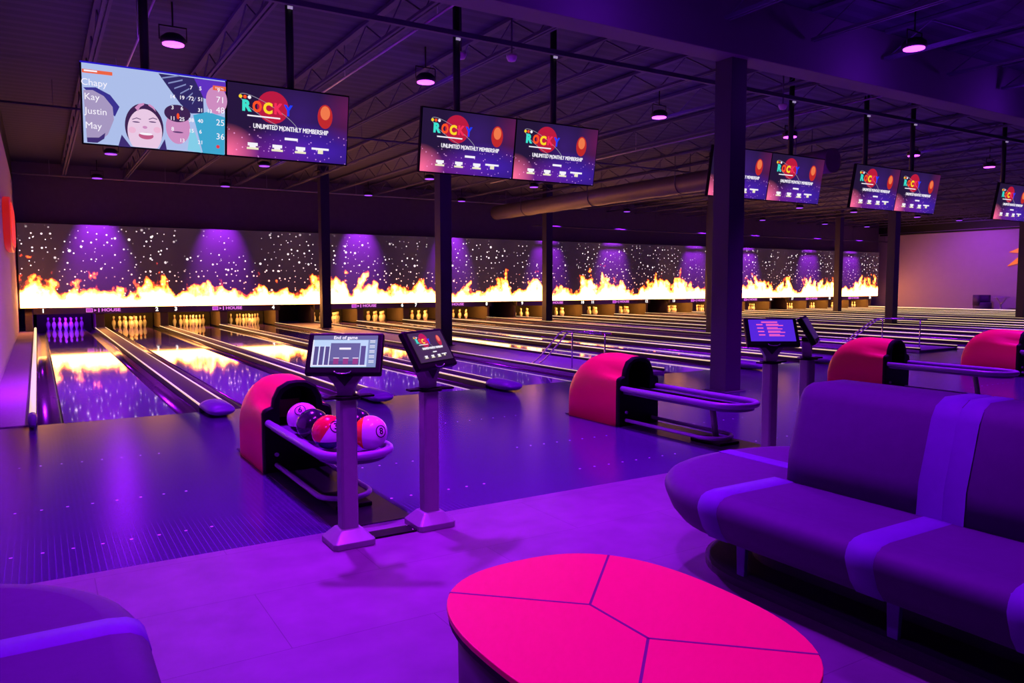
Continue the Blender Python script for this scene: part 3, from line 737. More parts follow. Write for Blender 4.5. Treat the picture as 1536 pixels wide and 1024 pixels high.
# selfie score screen
m = MB(); m.box(-SW / 2, SW / 2, 0, .004, -SH / 2, SH / 2); m.build('display', ems('photo_sky', 172, 190, 232, 1.), score)
px = lambda X_, Y_: uv((X_ - 75) / 1400., (Y_ - 90 - (X_ - 75) * .125) / (750. - (X_ - 75) * .05))
def pp(lst): return [px(a, b_) for a, b_ in lst]
m = MB()
poly(m, pp([(795, 190), (1240, 245), (1250, 560), (1120, 560), (1010, 470), (900, 330)]), -.001, 0)
poly(m, pp([(1150, 235), (1480, 275), (1480, 480), (1250, 420)]), -.0014, 1)
m.build('photo_ceiling', [ems('photo_navy', 45, 40, 95, 1.), ems('photo_violet', 95, 50, 190, 1.)], score)
m = MB()
for j in range(6): poly(m, pp([(830 + j * 60, 225 + j * 48), (1000 + j * 34, 205 + j * 40), (1000 + j * 34, 218 + j * 40), (830 + j * 60, 238 + j * 48)]), -.0022, 0)
m.build('photo_ceiling_slats', ems('photo_slat', 130, 140, 190, 1.), score)
E_face = ems('photo_face', 232, 200, 226, 1.); E_face2 = ems('photo_face_pink', 205, 140, 190, 1.); E_face3 = ems('photo_face_grey', 165, 150, 190, 1.)
E_hair = ems('photo_hair', 60, 35, 75, 1.); E_cap = ems('photo_cap', 55, 50, 140, 1.); E_tee = ems('photo_teal', 60, 165, 205, 1.); E_tee2 = ems('photo_cyan', 130, 205, 230, 1.)
E_mouth = ems('photo_mouth', 190, 90, 130, 1.); E_brow = ems('photo_eye', 90, 60, 110, 1.); E_navy = ems('photo_clothes', 60, 45, 110, 1.)
m = MB()   # person at the left edge of the picture
poly(m, pp([(85, 320), (200, 320), (330, 390), (415, 500), (370, 590), (330, 560)]), -.0022, 1)
c_ = px(200, 560); poly(m, pp([(85, 345), (170, 345), (270, 400), (350, 500), (360, 620), (300, 760), (215, 830), (105, 830)]), -.003, 0)
poly(m, pp([(105, 790), (215, 790), (275, 745), (265, 800), (200, 840), (108, 835)]), -.0034, 2)
m.build('photo_person', [E_face3, E_cap, E_navy], score)
m = MB()   # smiling person in the middle
c_ = px(650, 690); m.prism([(c_[0] + .176 * math.cos(a), max(-SH / 2 + .002, c_[1] + .004 + .226 * math.sin(a))) for a in [2 * PI * k / 40 for k in range(40)]], -.0034, -.0022, lambda u, v, w_: (u, w_, v), 1)
poly(m, pp([(395, 870), (430, 760), (520, 880)]), -.0026, 4); poly(m, pp([(790, 900), (850, 800), (870, 905)]), -.0026, 4)
c_ = px(655, 725); m.prism([(c_[0] + .158 * math.cos(a), max(-SH / 2 + .002, c_[1] - .005 + .218 * math.sin(a))) for a in [2 * PI * k / 40 for k in range(40)]], -.0042, -.003, lambda u, v, w_: (u, w_, v), 0)
c_ = px(665, 770); disc(m, c_[0], c_[1], .068, .034, -.0052, 2); c_ = px(665, 752); disc(m, c_[0], c_[1], .06, .013, -.0058, 5)
for X_ in (570, 730):
    c_ = px(X_, 640); disc(m, c_[0], c_[1], .034, .006, -.0052, 3)
c_ = px(655, 690); disc(m, c_[0], c_[1], .022, .014, -.0050, 6)
for X_ in (575, 735):
    poly(m, pp([(X_ - 42, 612), (X_, 598), (X_ + 42, 612), (X_ + 42, 619), (X_, 606), (X_ - 42, 619)]), -.0052, 3)
for X_ in (530, 775):
    c_ = px(X_, 715); disc(m, c_[0], c_[1], .034, .03, -.0048, 7)
poly(m, pp([(560, 505), (600, 470), (650, 462), (650, 480), (612, 500), (590, 540)]), -.0050, 6); poly(m, pp([(700, 470), (745, 500), (765, 545), (735, 515), (690, 485)]), -.0050, 6)
m.build('photo_person', [E_face, E_hair, E_mouth, E_brow, E_navy, E_wh, E_face2, ems('photo_cheek', 236, 182, 212, 1.)], score)
m = MB()   # person in a patterned cap
c_ = px(985, 690); disc(m, c_[0], c_[1], .115, .165, -.0022, 0); c_ = px(980, 560); disc(m, c_[0], c_[1], .125, .085, -.003, 1)
c_ = px(985, 585); disc(m, c_[0], c_[1], .013, .03, -.0038, 2)
c_ = px(985, 735); disc(m, c_[0], c_[1], .05, .008, -.003, 3)
m.build('photo_person', [E_face2, E_hair, E_or, E_brow], score)
m = MB()   # person in a teal shirt
c_ = px(1385, 440); disc(m, c_[0], c_[1], .105, .14, -.003, 0)
poly(m, pp([(1140, 575), (1290, 545), (1475, 600), (1470, 950), (1240, 930)]), -.0034, 1)
poly(m, pp([(1080, 905), (1110, 700), (1160, 740), (1230, 930)]), -.0030, 2)
m.build('photo_person', [E_face2, E_tee, E_tee2], score)
m = MB(); poly(m, pp([(78, 148), (355, 180), (355, 212), (78, 182)]), -.004); poly(m, pp([(1345, 302), (1482, 318), (1482, 360), (1345, 344)]), -.004)
m.build('orange_tab', ems('tab_orange', 235, 100, 60, 1.), score)
m = MB(); poly(m, pp([(95, 155), (215, 168), (215, 182), (95, 170)]), -.0056); m.build('tab_caption', E_wh, score)
def lettering(part, st, X_, Y_, size, bold=0.):
    c_ = px(X_, Y_); m = MB(); text_mb(m, st, size, Matrix.Translation((c_[0], -.0056, c_[1])) @ FRONT, 0, .001, bold=bold); m.build(part, E_wh, score)
lettering('tab_caption', 'TOTAL', 1415, 332, .028)
for nm, X_, Y_ in (('Chapy', 185, 280), ('Kay', 160, 410), ('Justin', 195, 545), ('May', 168, 680)): lettering('player_name', nm, X_, Y_, .088)
for st, X_, Y_ in (('71', 1425, 440), ('48', 1425, 535), ('25', 1425, 650), ('36', 1425, 780)): lettering('total_score', st, X_, Y_, .088)
rows = [['', '', '7', '5', '', '9'], ['14', '19', '72', '51'], ['3', '6', '', '31', '13'], ['11', '25', '38', '40'], ['8', '', '15', '6'], ['', '13', '', '21']]
for a_, rw in enumerate(rows):
    for b_, st in enumerate(rw):
        if st: lettering('frame_score', st, 930 + b_ * 95, 305 + a_ * 100 + b_ * 9, .052, .0008)
m = MB(); c_ = px(1400, 872); disc(m, c_[0], c_[1], .018, .018, -.0046); m.build('red_button', ems('button_red', 225, 60, 70, 1.), score)
MB().box(-SW / 2 - .014, SW / 2 + .014, .001, .004, SH / 2, SH / 2 + .016).build('glowing_top_edge', ems('edge_blue', 30, 15, 190, 1.), score)
# drop poles
for pr_, x0 in enumerate((1.585, 5.16, 10.05, 13.6, 18.5)):
    for s, nm in ((-1, 'nearer'), (1, 'farther')):
        x = x0 + s * .74
        p_ = thing('screen_pole', 'black drop pole at the %s side of the %s hanging screen pair' % (nm, names[pr_]), 'pole', (x, -.23, 3.2), 0, 'poles holding the hanging screens')
        MB().tube([(0, 0, -.2), (0, 0, 1.855)], .045, 12).build('tube', M_black, p_)
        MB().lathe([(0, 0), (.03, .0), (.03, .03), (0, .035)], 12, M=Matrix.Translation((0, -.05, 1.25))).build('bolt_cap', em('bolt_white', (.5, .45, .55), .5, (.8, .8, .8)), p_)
        MB().box(-.2, .2, -.05, -.02, -.25, .02).build('mounting_plate', M_black, p_)

# ------------------------------------------------------------------ ball return hoods and racks
def ball_return(label, loc, kx=1.):
    t_ = thing('ball_return', label, 'ball return', loc, 0, 'red ball returns on the approach')
    HW = .265
    wide = [(.265, 0), (.265, .38), (.262, .45), (.25, .52), (.225, .585), (.185, .64), (.125, .68), (.06, .698), (0, .70)]
    frontp = [(.265, 0), (.265, .45), (.255, .475), (.235, .487), (.195, .50), (.185, .56), (.145, .64), (.07, .683), (0, .69)]
    hole = [(.13, .30), (.14, .42), (.14, .45), (.14, .48), (.14, .50), (.135, .55), (.105, .61), (.05, .64), (0, .645)]
    def full(h): return h + [(-x, z) for x, z in h[-2::-1]]
    rings = []
    for yy, top, kw in ((.435, .26, .80), (.43, .34, .90), (.405, .43, .955), (.36, .515, .985), (.29, .59, 1), (.20, .645, 1), (.09, .685, 1), (-.04, .70, 1), (-.14, .702, 1), (-.23, .702, 1), (-.32, .70, 1), (-.40, .695, 1)):
        f_ = min(1, max(0, (.16 - yy) / .54)); f_ = f_ * f_ * (3 - 2 * f_)
        h = [((a[0] * (1 - f_) + b_[0] * f_) * kw, (a[1] * (1 - f_) + b_[1] * f_) * top / .70) for a, b_ in zip(wide, frontp)]
        rings.append([(x, yy, z) for x, z in full(h)])
    m = MB(); m.loft(rings, cap0=True, cap1=False); m.build('shell', M_red, t_)
    o1 = [(x * .998, -.398, z * .998) for x, z in full(frontp)]; o2 = [(x * 1.0, -.43, z) for x, z in full(frontp)]; o3 = [(x * .95, -.445, z * .975) for x, z in full(frontp)]
    i1_ = [(x, -.445, z) for x, z in full(hole)]; i2_ = [(x * .95, -.08, z) for x, z in full(hole)]
    m = MB(); m.loft([o1, o2, o3, i1_, i2_], cap0=False, cap1=True, smooth=False); m.build('throat', M_plastic, t_, bevel=.008)
    MB().box(-.11, .11, -.10, -.085, .36, .50).build('inner_panel', pm('inner_red', (.30, .02, .02), .4), t_)
    # padded rail loop at rack height
    zr, w2, yend = .38, .225, -1.86
    def loop(w_, y0, ye, z, n=14):
        pts = [(-w_, y0, z)]
        for k in range(n + 1):
            a = PI + PI * k / n; pts.append((w_ * math.cos(a), ye + w_ + w_ * math.sin(a) * 1.0, z))
        pts.append((w_, y0, z)); return pts
    MB().tube(loop(w2, -.435, yend, zr), .027, 12).build('rail_loop', M_pad, t_)
    MB().prism([(p[0] * .93, p[1]) for p in loop(w2, -.42, yend + .02, 0)], zr - .055, zr - .025, lambda u, v, w_: (u, v, w_)).build('tray', pm('tray_violet', (.11, .05, .17), .35), t_, bevel=.008)
    MB().tube([(0, -.42, zr - .01), (0, yend + .12, zr - .01)], .012, 8).build('tray_ridge', M_plastic, t_)
    m = MB(); m.tube([(.02, -1.40, zr - .04), (.02, -1.43, .2), (.02, -1.46, .02)], .028, 10); m.tube([(.02, -1.40, zr - .04), (.05, -1.26, zr - .045)], .022, 8)
    m.build('support_post', M_steel, t_)
    m = MB(); m.tube([(-.17, -.46, .14), (-.17, -.42, .14), (-.17, -.40, .10), (-.17, -.44, .06)] , .016, 8)
    m.tube(loop(.17, -.44, -1.6, .06), .018, 10); m.build('foot_rail', M_pad, t_)
    MB().box(-.12, .12, -1.64, -1.28, .004, .03).build('foot_plate', M_plastic, t_, bevel=.006)
    return t_
br = ball_return('red ball return beside lane 1 with balls on its rack', (1.47, -2.80, 0))
for x, lab in ((4.93, 'red ball return with an empty rack in front of the big column'), (9.35, 'red ball return showing above the back of the long bench'), (12.75, 'red ball return farthest from the camera, cut by the picture edge')):
    dup(br, (x, -2.72, 0), lab)

# balls
def ball_mat(name, base, patches):
    """glossy ball of two or three colours, divided by planes through it"""
    m, nt, b = new_mat(name); L = nt.links.new
    tc = N(nt, 'ShaderNodeTexCoord'); no = N(nt, 'ShaderNodeTexNoise'); no.inputs['Scale'].default_value = 30; L(tc.outputs['Object'], no.inputs['Vector'])
    cur = None
    for col, nrm, thr in patches:
        d = N(nt, 'ShaderNodeVectorMath', operation='DOT_PRODUCT'); L(tc.outputs['Object'], d.inputs[0]); d.inputs[1].default_value = nrm
        k = math_node(nt, 'GREATER_THAN', d.outputs['Value'], thr)
        x = N(nt, 'ShaderNodeMix', data_type='RGBA'); L(k, x.inputs['Factor']); x.inputs['B'].default_value = (*col, 1)
        if cur is None: x.inputs['A'].default_value = (*base, 1)
        else: L(cur, x.inputs['A'])
        cur = x.outputs['Result']
    if cur is None: b.inputs['Base Color'].default_value = (*base, 1)
    else: L(cur, b.inputs['Base Color'])
    L(math_node(nt, 'ADD', math_node(nt, 'MULTIPLY', no.outputs['Fac'], .04), .16), b.inputs['Roughness']); b.inputs['Coat Weight'].default_value = .5
    return m
def ball(label, loc, mat, num=None, at=(0, -1, 0)):
    t_ = thing('bowling_ball', label, 'bowling ball', loc, 0, 'bowling balls on the near rack')
    m = MB(); m.sphere((0, 0, 0), .108, 40, 28); m.build('ball_body', mat, t_)
    if num:
        q_ = MB(); q = Vector((0, -1, 0)).rotation_difference(Vector(at)).to_matrix().to_4x4()
        ringp = []
        for k in range(28):
            a = 2 * PI * k / 28; u_, v_ = .036 * math.cos(a), .036 * math.sin(a); ringp.append((u_, -math.sqrt(.1085 ** 2 - u_ * u_ - v_ * v_), v_))
        q_.tube(ringp, .003, 6, True, M=q); text_mb(q_, num, .056, q @ Matrix.Translation((0, -.1055, 0)) @ FRONT, 0, .006, bold=.001)
        q_.build('number', M_plastic, t_)
    return t_
WHT, ORG, REDB, BLK, BLU = (.86, .74, .86), (.95, .28, .01), (.75, .012, .04), (.02, .014, .03), (.015, .06, .16)
zb = .478
ball('white bowling ball with a circled mark, deepest in the near rack', (1.37, -3.70, zb), ball_mat('ball_white', WHT, [(BLK, (0, 0, -1), .045)]), '6', (-.37, -.69, .66))
ball('plain black bowling ball between the white and the red balls', (1.35, -4.0, zb), ball_mat('ball_black', BLK, []))
ball('red and white bowling ball with a dark blue underside', (1.36, -4.30, zb), ball_mat('ball_red_white', WHT, [(REDB, (-.70, .42, .55), .004), (BLU, (0, .0, -1), .048)]), '3', (.15, -.96, .5))
ball('plain black bowling ball behind the orange and white ball', (1.60, -4.13, zb), ball_mat('ball_black_dark', BLK, []))
ball('orange and white bowling ball with a circled number', (1.575, -4.46, zb), ball_mat('ball_orange_white', WHT, [(ORG, (-.85, .52, 0), .034)]), '8', (.34, -1.0, .22))

# ------------------------------------------------------------------ touchscreen stands
def ui_content(p, W, H):
    P = lambda u, v: uv(u, v, W, H)
    def R_(m, u0, u1, v0, v1, y0, mi): a, b_ = P(u0, v1), P(u1, v0); rect(m, a[0], b_[0], a[1], b_[1], y0, mi)
    m = MB(); R_(m, 0, 1, .0, .13, -.001, 0); R_(m, .0, .86, .15, 1., -.001, 1); R_(m, .28, .74, .25, .82, -.0026, 0)
    for k in range(3): R_(m, .03 + .085 * k, .095 + .085 * k, .36, .95, -.0026, 2)
    R_(m, .755, .83, .34, .95, -.0026, 2); R_(m, .28, .74, .66, .95, -.0024, 2)
    m.build('menu_panels', [ems('ui_slate', 85, 100, 125, 1.), ems('ui_ice', 185, 215, 235, 1.), ems('ui_steel', 62, 78, 100, 1.)], p)
    m = MB(); c_ = P(.5, .075); text_mb(m, 'End of game', .026, Matrix.Translation((c_[0], -.003, c_[1])) @ FRONT, 0, .0008, bold=.0006); m.build('menu_title', E_wh, p)
    def line(*a): m = MB(); R_(m, *a, -.004, 0); m.build('menu_line', E_wh, p)
    line(.42, .6, .40, .46)
    for k in range(5): line(.89, .97, .17 + .16 * k, .19 + .16 * k); line(.89, .97, .22 + .16 * k, .235 + .16 * k)
    for k in range(3): line(.34 + .15 * k, .43 + .15 * k, .72, .74)
    for u_ in (.028, .113, .198, .275): line(u_ - .004, u_ + .004, .34, .97)
    line(.03, .86, .95, .97); line(.0, .012, .15, 1.)
    m = MB()
    for k in range(3): R_(m, .345 + .15 * k, .425 + .15 * k, .75, .92, -.004, 0)
    m.build('menu_buttons', ems('ui_maroon', 140, 60, 85, 1.), p)
def list_content(p, W, H):
    P = lambda u, v: uv(u, v, W, H)
    m = MB()
    def R_(u0, u1, v0, v1): a, b_ = P(u0, v1), P(u1, v0); rect(m, a[0], b_[0], a[1], b_[1], -.003)
    R_(.28, .64, .10, .16)
    for k in range(4):
        v = .22 + .16 * k; R_(.16 + .01 * k, .30 + .01 * k, v, v + .05)
        for j in range(2): R_(.38 + .012 * k, .66 + .1 * j + .012 * k - .04 * (k % 2), v + .055 * j - .01, v + .055 * j + .03)
    m.build('list_lettering', ems('ui_rose', 250, 95, 190, 1.), p)
def console(label, loc, rz_head, kind):
    t_ = thing('touchscreen_stand', label, 'touchscreen stand', loc, 0, 'touchscreen stands at the approach edge')
    m = MB()
    o8 = lambda a, c_: [(-a + c_, -a), (a - c_, -a), (a, -a + c_), (a, a - c_), (a - c_, a), (-a + c_, a), (-a, a - c_), (-a, -a + c_)]
    m.loft([[(x, y_, z) for x, y_ in o8(a, a * .16)] for a, z in ((.118, 0), (.118, .032), (.108, .042), (.066, .085), (.06, .09))], smooth=False)
    m.build('base_plinth', M_steel, t_, bevel=.004)
    m = MB(); m.loft([[(x, y_, z) for x, y_ in o8(.047, .012)] for z in (.085, .80)], smooth=False); m.build('pole', M_steel, t_, bevel=.003)
    R = Matrix.Rotation(rz_head, 4, 'Z')
    m = MB(); m.loft([[(x, y_, z) for x, y_ in o8(.066, .02)] for z in (.795, .812)], smooth=False)
    m.box(-.13, .15, -.035, .03, .80, .812); m.build('collar_shelf', M_plastic, t_, bevel=.003)
    # forked neck
    m = MB()
    yoke = [(-.043, .812), (.043, .812), (.046, .85), (.066, .885), (.108, .935), (.108, .95), (-.108, .95), (-.108, .935), (-.066, .885), (-.046, .85)]
    m.prism(yoke, -.03, .04, lambda u, v, w_: (u, w_, v), M=R)
    m.build('forked_neck', M_steel, t_, bevel=.006)
    MB().prism([(-.058, .932), (.058, .932), (0, .868)], -.034, -.028, lambda u, v, w_: (u, w_, v), M=R).build('neck_gap_plate', M_black, t_)  # black plate put in for the shaded gap of the fork
    MB().box(-.10, .10, -.02, .04, .945, .985, M=R).build('hinge', M_plastic, t_, bevel=.006)
    # head: tilted screen
    W, H = .345, .185
    Mh = Matrix.Translation((0, 0, 1.055)) @ R @ Matrix.Translation((0, -.02, 0)) @ Matrix.Rotation(math.radians(-30), 4, 'X')
    hd = bpy.data.objects.new('screen_head', MB().box(-W / 2 - .032, W / 2 + .032, .004, .045, -H / 2 - .04, H / 2 + .02).mesh('screen_head', M_plastic)); C.objects.link(hd); hd.parent = t_
    hd.matrix_local = Mh
    b = hd.modifiers.new('bevel', 'BEVEL'); b.width = .012; b.segments = 3
    if kind == 'ui':
        MB().box(-W / 2, W / 2, -.001, .006, -H / 2, H / 2).build('display', ems('ui_ground', 120, 150, 175, 1.), hd); ui_content(hd, W, H)
    elif kind == 'promo':
        MB().box(-W / 2, W / 2, -.001, .006, -H / 2, H / 2).build('display', ems('ui_dim_brown', 55, 42, 50, 1.), hd); promo_content(hd, W, H)
    elif kind == 'list':
        MB().box(-W / 2, W / 2, -.001, .006, -H / 2, H / 2).build('display', ems('ui_violet', 80, 38, 215, 1.), hd); list_content(hd, W, H)
    else: MB().box(-W / 2, W / 2, -.001, .006, -H / 2, H / 2).build('display', ems('ui_dark', 40, 20, 80, 1.), hd)
    m = MB(); m.tube([(.045 * math.cos(a), .0, -H / 2 - .024 - .014 * math.sin(a)) for a in [PI * k / 12 for k in range(13)]], .004, 6); m.build('handle', M_chrome, hd)
    return t_
SPL = math.radians(32)
console('steel touchscreen stand with a pale score menu, in front of the ball rack', (1.22, -5.03, 0), -SPL, 'ui')
console('steel touchscreen stand with a dark promo picture, beside the score menu stand', (1.735, -4.98, 0), SPL, 'promo')
console('steel touchscreen stand with a violet list, behind the bench end', (4.66, -5.0, 0), -SPL, 'list')
console('steel touchscreen stand turned away, beside the violet list stand', (5.17, -4.95, 0), SPL, 'dark')
for x, lab in ((1.478, 'black cable plate on the floor joining the two nearest touchscreen stands'), (4.915, 'black cable plate on the floor joining the stands behind the bench')):
    t_ = thing('cable_plate', lab, 'cable plate', (x, -5.005, 0), 0)
    MB().box(-.137, .137, -.055, .055, 0, .012).build('plate', M_plastic, t_, bevel=.003)
    for sx in (-1, 1):
        for sy in (-1, 1): MB().lathe([(.006, .012), (.006, .015), (0, .0165)], 10, M=Matrix.Translation((sx * .12, sy * .04, 0))).build('screw', M_chrome, t_)

# ------------------------------------------------------------------ handrails on the walkways
def handrail(label, loc):
    t_ = thing('handrail', label, 'handrail', loc, 0, 'steel handrails on the walkways')
    for dx in (0, .16):
        pts = [(dx, 1.05, .0), (dx, .98, .03), (dx, .80, .14), (dx, .25, .56), (dx, .1, .615), (dx, -.05, .62), (dx, -.9, .62)]
        MB().tube(pts, .014, 8).build('rail', M_chrome, t_)
    for yy in (.1, -.75):
        MB().tube([(.16, yy, 0), (.16, yy, .62)], .013, 8).build('post', M_chrome, t_)
handrail('thin steel handrail on the walkway between lanes four and five', (7.05, 1.0, .045))
handrail('thin steel handrail on the walkway between lanes eight and nine', (7.05 + G, 1.0, .045))

# ------------------------------------------------------------------ island benches
def capsule(hw, y_tip, y_end, n=28, ex=2.3):
    """outline of a bench with a rounded tip towards +Y"""
    pts = []
    L_ = hw * .96
    for k in range(n + 1):
        a = PI * k / n; c_, s = math.cos(a), math.sin(a)
        pts.append((hw * math.copysign(abs(c_) ** (2 / ex), c_), y_tip - L_ + L_ * abs(s) ** (2 / ex)))
    return [(hw, y_end)] + pts + [(-hw, y_end)]
def bench(label, loc, length):
    t_ = thing('island_bench', label, 'bench', loc, 0, 'violet striped island benches')
    HW = .77
    def ring(inset, z): return [(x, y_, z) for x, y_ in capsule(HW - inset, -inset, -length + inset * .5)]
    m = MB()
    m.loft([ring(.20, .235), ring(.13, .237), ring(.075, .25), ring(.035, .30), ring(.008, .365), ring(0, .395), ring(.006, .42), ring(.022, .443), ring(.05, .458), ring(.10, .465)])
    m.build('seat', M_vinyl, t_)
    m = MB(); m.loft([ring(.20, 0), ring(.20, .035), ring(.22, .045), ring(.30, .05)], smooth=False)
    m.loft([ring(.42, .05), ring(.42, .245)], smooth=False); m.build('plinth', pm('bench_plinth', (.03, .015, .04), .6), t_)
    # bluish bands over the seat at the module joints, each with a leg below
    yj = [-.68, -1.435, -2.0, -2.6]
    prof = [(.20, .233), (.13, .235), (.073, .248), (.032, .30), (.005, .365), (-.003, .395), (.004, .422), (.020, .446), (.049, .4605), (.10, .4675), (.30, .4678), (.52, .4675)]
    for yy in yj:
        for s in (-1, 1):
            m = MB(); n = len(prof)
            A_ = [(s * (HW - i_), yy - .055, z_) for i_, z_ in prof]; B_ = [(s * (HW - i_), yy + .055, z_) for i_, z_ in prof]
            ins = [(s * (HW - i_ - .01), yy, z_ - (.006 if z_ > .45 else 0)) for i_, z_ in prof]
            A0 = [(p[0], yy - .062, p[2]) for p in ins]; B0 = [(p[0], yy + .062, p[2]) for p in ins]
            m.add(A0 + A_ + B_ + B0, [(r_ * n + k, r_ * n + k + 1, (r_ + 1) * n + k + 1, (r_ + 1) * n + k) for r_ in range(3) for k in range(n - 1)], 0, True)
            m.build('seat_band', M_vinyl_light, t_)
            m = MB(); x_ = s * (HW - .24); m.prism([(-.022, .045), (.022, .045), (.03, .24), (-.03, .24)], x_ - .012, x_ + .012, lambda u, v, w_: (w_, yy + u, v)); m.build('leg', M_vinyl_light, t_, bevel=.004)
    m = MB()
    m.box(-.05, .05, -.72, -.07, .462, .4685); m.build('seat_band', M_vinyl_light, t_, bevel=.003)
    # backrest: one long cushion block, thinner at the top
    yb0, yb1 = -.67, -length
    def bk(y_, inset=0.):
        return [(-.255 + inset, y_, .46), (-.245 + inset, y_, .6), (-.17 + inset, y_, .86), (-.14 + inset * .8, y_, .915 - inset * .6), (-.09, y_, .94 - inset), (.09, y_, .94 - inset), (.14 - inset * .8, y_, .915 - inset * .6), (.17 - inset, y_, .86), (.245 - inset, y_, .6), (.255 - inset, y_, .46)]
    m = MB(); m.loft([bk(yb0, .055), bk(yb0 - .012, .025), bk(yb0 - .04, .008), bk(yb0 - .08, 0), bk(yb1, 0)]); m.build('backrest', M_vinyl, t_, bevel=0)
    def bandring(y0, w_):
        m = MB(); e = .004; rows = []
        for dy, ee in ((-w_ / 2 - .008, -.006), (-w_ / 2, e), (w_ / 2, e), (w_ / 2 + .008, -.006)):
            rows.append([(x + math.copysign(ee, x), y0 + dy, z + (ee if z > .9 else 0)) for x, _, z in bk(0)])
        n = len(rows[0]); m.add(sum(rows, []), [(r_ * n + k, r_ * n + k + 1, (r_ + 1) * n + k + 1, (r_ + 1) * n + k) for r_ in range(3) for k in range(n - 1)], 0, True)
        m.build('back_band', M_vinyl_light, t_)
    for yy in (-1.46, -2.6): bandring(yy - .035, .07); bandring(yy + .06, .09)
    # piping down the end of the backrest
    MB().box(-.05, .05, -.71, -.65, .47, .9).build('end_band', M_vinyl_light, t_, bevel=.02)
    return t_
bench('long violet striped bench with a high back, beside the pink table', (3.12, -5.90, 0), 3.0)
bench('violet striped bench end in the near corner, by the ribbed approach', (-.72, -5.98, 0), 3.0)

# ------------------------------------------------------------------ pink table
def se(a, b_, n=64, ex=2.5):
    return [(a * math.copysign(abs(math.cos(t_)) ** (2 / ex), math.cos(t_)), b_ * math.copysign(abs(math.sin(t_)) ** (2 / ex), math.sin(t_))) for t_ in [2 * PI * k / n for k in range(n)]]
tb = thing('lounge_table', 'low table with a glowing pink top and dark solid body', 'table', (1.20, -7.35, 0))
A, B = .43, .56
MB().prism(se(A, B), .432, .450, lambda u, v, w_: (u, v, w_)).build('tabletop', M_pink, tb, bevel=.003)
MB().prism(se(A - .004, B - .004), .412, .432, lambda u, v, w_: (u, v, w_)).build('edge_band', M_plastic, tb)
m = MB(); m.loft([[(x, y_, z) for x, y_ in se(A - i_, B - i_)] for i_, z in ((.07, .0), (.07, .05), (.035, .05), (.03, .412))]); m.build('body', pm('table_body', (.05, .028, .06), .5), tb)
m = MB(); g = .004; zt = .4506
def seam(p0, p1):
    a, b_ = Vector((*p0, 0)), Vector((*p1, 0)); d_ = (b_ - a).normalized(); n_ = Vector((-d_.y, d_.x, 0)) * g
    m.add([(*(a + n_).xy, zt), (*(a - n_).xy, zt), (*(b_ - n_).xy, zt), (*(b_ + n_).xy, zt), (*(a + n_).xy, zt - .004), (*(a - n_).xy, zt - .004), (*(b_ - n_).xy, zt - .004), (*(b_ + n_).xy, zt - .004)],
          [(0, 1, 2, 3), (4, 7, 6, 5), (0, 4, 5, 1), (1, 5, 6, 2), (2, 6, 7, 3), (3, 7, 4, 0)])
seam((0, .13), (0, -.13))
for sx in (-1, 1):
    seam((0, .13), (sx * .318, .435)); seam((0, -.13), (sx * .318, -.435))
m.build('seam_lines', pm('seam_purple', (.16, .02, .10), .5), tb)

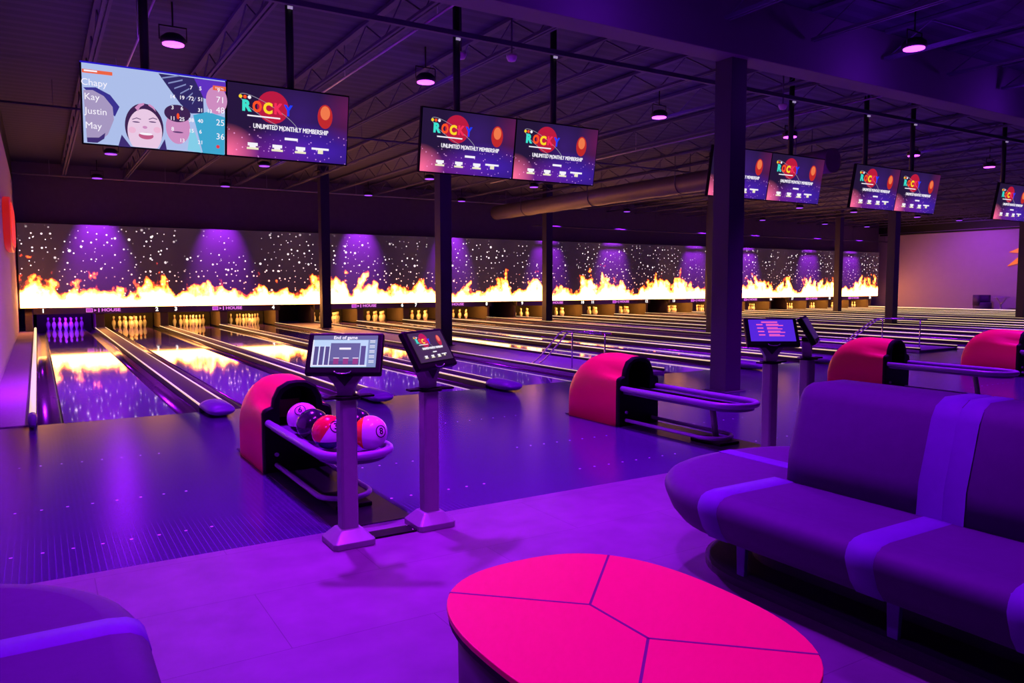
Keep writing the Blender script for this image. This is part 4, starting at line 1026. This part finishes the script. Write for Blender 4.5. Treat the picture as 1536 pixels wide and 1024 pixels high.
# ------------------------------------------------------------------ signs and far furniture
sg = thing('wall_sign', 'red glowing sign box with rounded ends on the pale side wall', 'sign', (XL, 10.2, 2.62))
m = MB()
pts = []
for k in range(33):
    a = 2 * PI * k / 32
    pts.append((1.9 * math.copysign(abs(math.cos(a)) ** .45, math.cos(a)), .52 * math.copysign(abs(math.sin(a)) ** .7, math.sin(a))))
m.prism(pts[:-1], 0, .12, lambda u, v, w_: (w_, u, v)); m.build('sign_box', ems('sign_red', 170, 22, 18, 1.), sg, bevel=.02)
MB().prism([(a * .9, b_ * .8) for a, b_ in pts[:-1]], .12, .135, lambda u, v, w_: (w_, u, v)).build('sign_face', ems('sign_bright_red', 235, 45, 25, 1.), sg)
bo = thing('arrow_sign', 'orange glowing zigzag arrow sign on the far purple wall', 'sign', (XR - .03, 10.7, 2.8))
m = MB()
m.prism([(.45, .20), (-.5, .62), (-.5, .12)], 0, -.05, lambda u, v, w_: (w_, u, v)); m.prism([(.5, -.5), (-.1, .02), (-.5, .1), (-.5, -.25)], 0, -.05, lambda u, v, w_: (w_, u, v))
m.build('arrow_plates', ems('sign_orange', 250, 110, 25, 1.), bo)
# dark armchair and little table by the far wall
ch = thing('tub_chair', 'dark rounded chair against the far purple wall', 'chair', (41.3, 12.0, .01))
m = MB(); m.loft([[(.42 * s * math.cos(a), .42 * s * math.sin(a), z) for a in [2 * PI * k / 24 for k in range(24)]] for s, z in ((.85, 0), (1, .1), (1, .40), (.9, .44))]); m.build('seat', M_vinyl, ch)
m = MB(); arc = [PI * .15 + PI * 1.2 * k / 14 - PI * .3 for k in range(15)]
m.loft([[(.44 * math.cos(a), .44 * math.sin(a), z0), (.44 * math.cos(a), .44 * math.sin(a), .82), (.34 * math.cos(a), .34 * math.sin(a), .82), (.34 * math.cos(a), .34 * math.sin(a), z0)] for a in arc for z0 in (.3,)]); m.build('backrest', M_vinyl, ch)
st = thing('side_table', 'small pale forked table beside the dark chair by the far wall', 'table', (41.2, 11.05, .01))
MB().lathe([(0, .70), (.36, .70), (.37, .715), (.36, .73), (0, .73)], 24).build('table_top', pm('pale_top', (.5, .4, .55), .4), st)
m = MB(); m.tube([(0, 0, 0), (0, 0, .4)], .05, 10); m.tube([(0, 0, .35), (0, -.25, .70)], .04, 8); m.tube([(0, 0, .35), (0, .25, .70)], .04, 8); m.build('forked_leg', pm('pale_leg', (.5, .4, .55), .4), st)
MB().lathe([(.25, 0), (.25, .02), (.05, .04)], 20).build('foot', M_plastic, st)

# small ceiling devices
for (x, y_, lab) in ((4.5, -.2, 'small white camera dome on the ceiling between the first two screen pairs'), (5.1, -.45, 'small white detector on the screen support rail above the second screen pair'), (10.3, -.45, 'small white detector on the support rail above the third screen pair')):
    t_ = thing('ceiling_camera', lab, 'camera', (x, y_, 4.3))
    MB().lathe([(.0, -.06), (.05, -.045), (.07, 0), (.07, .03), (.0, .035)], 16).build('dome', pm('white_dome', (.75, .72, .75), .4), t_)
    MB().tube([(0, 0, .03), (0, 0, .74)], .012, 6).build('stem', M_joist, t_)
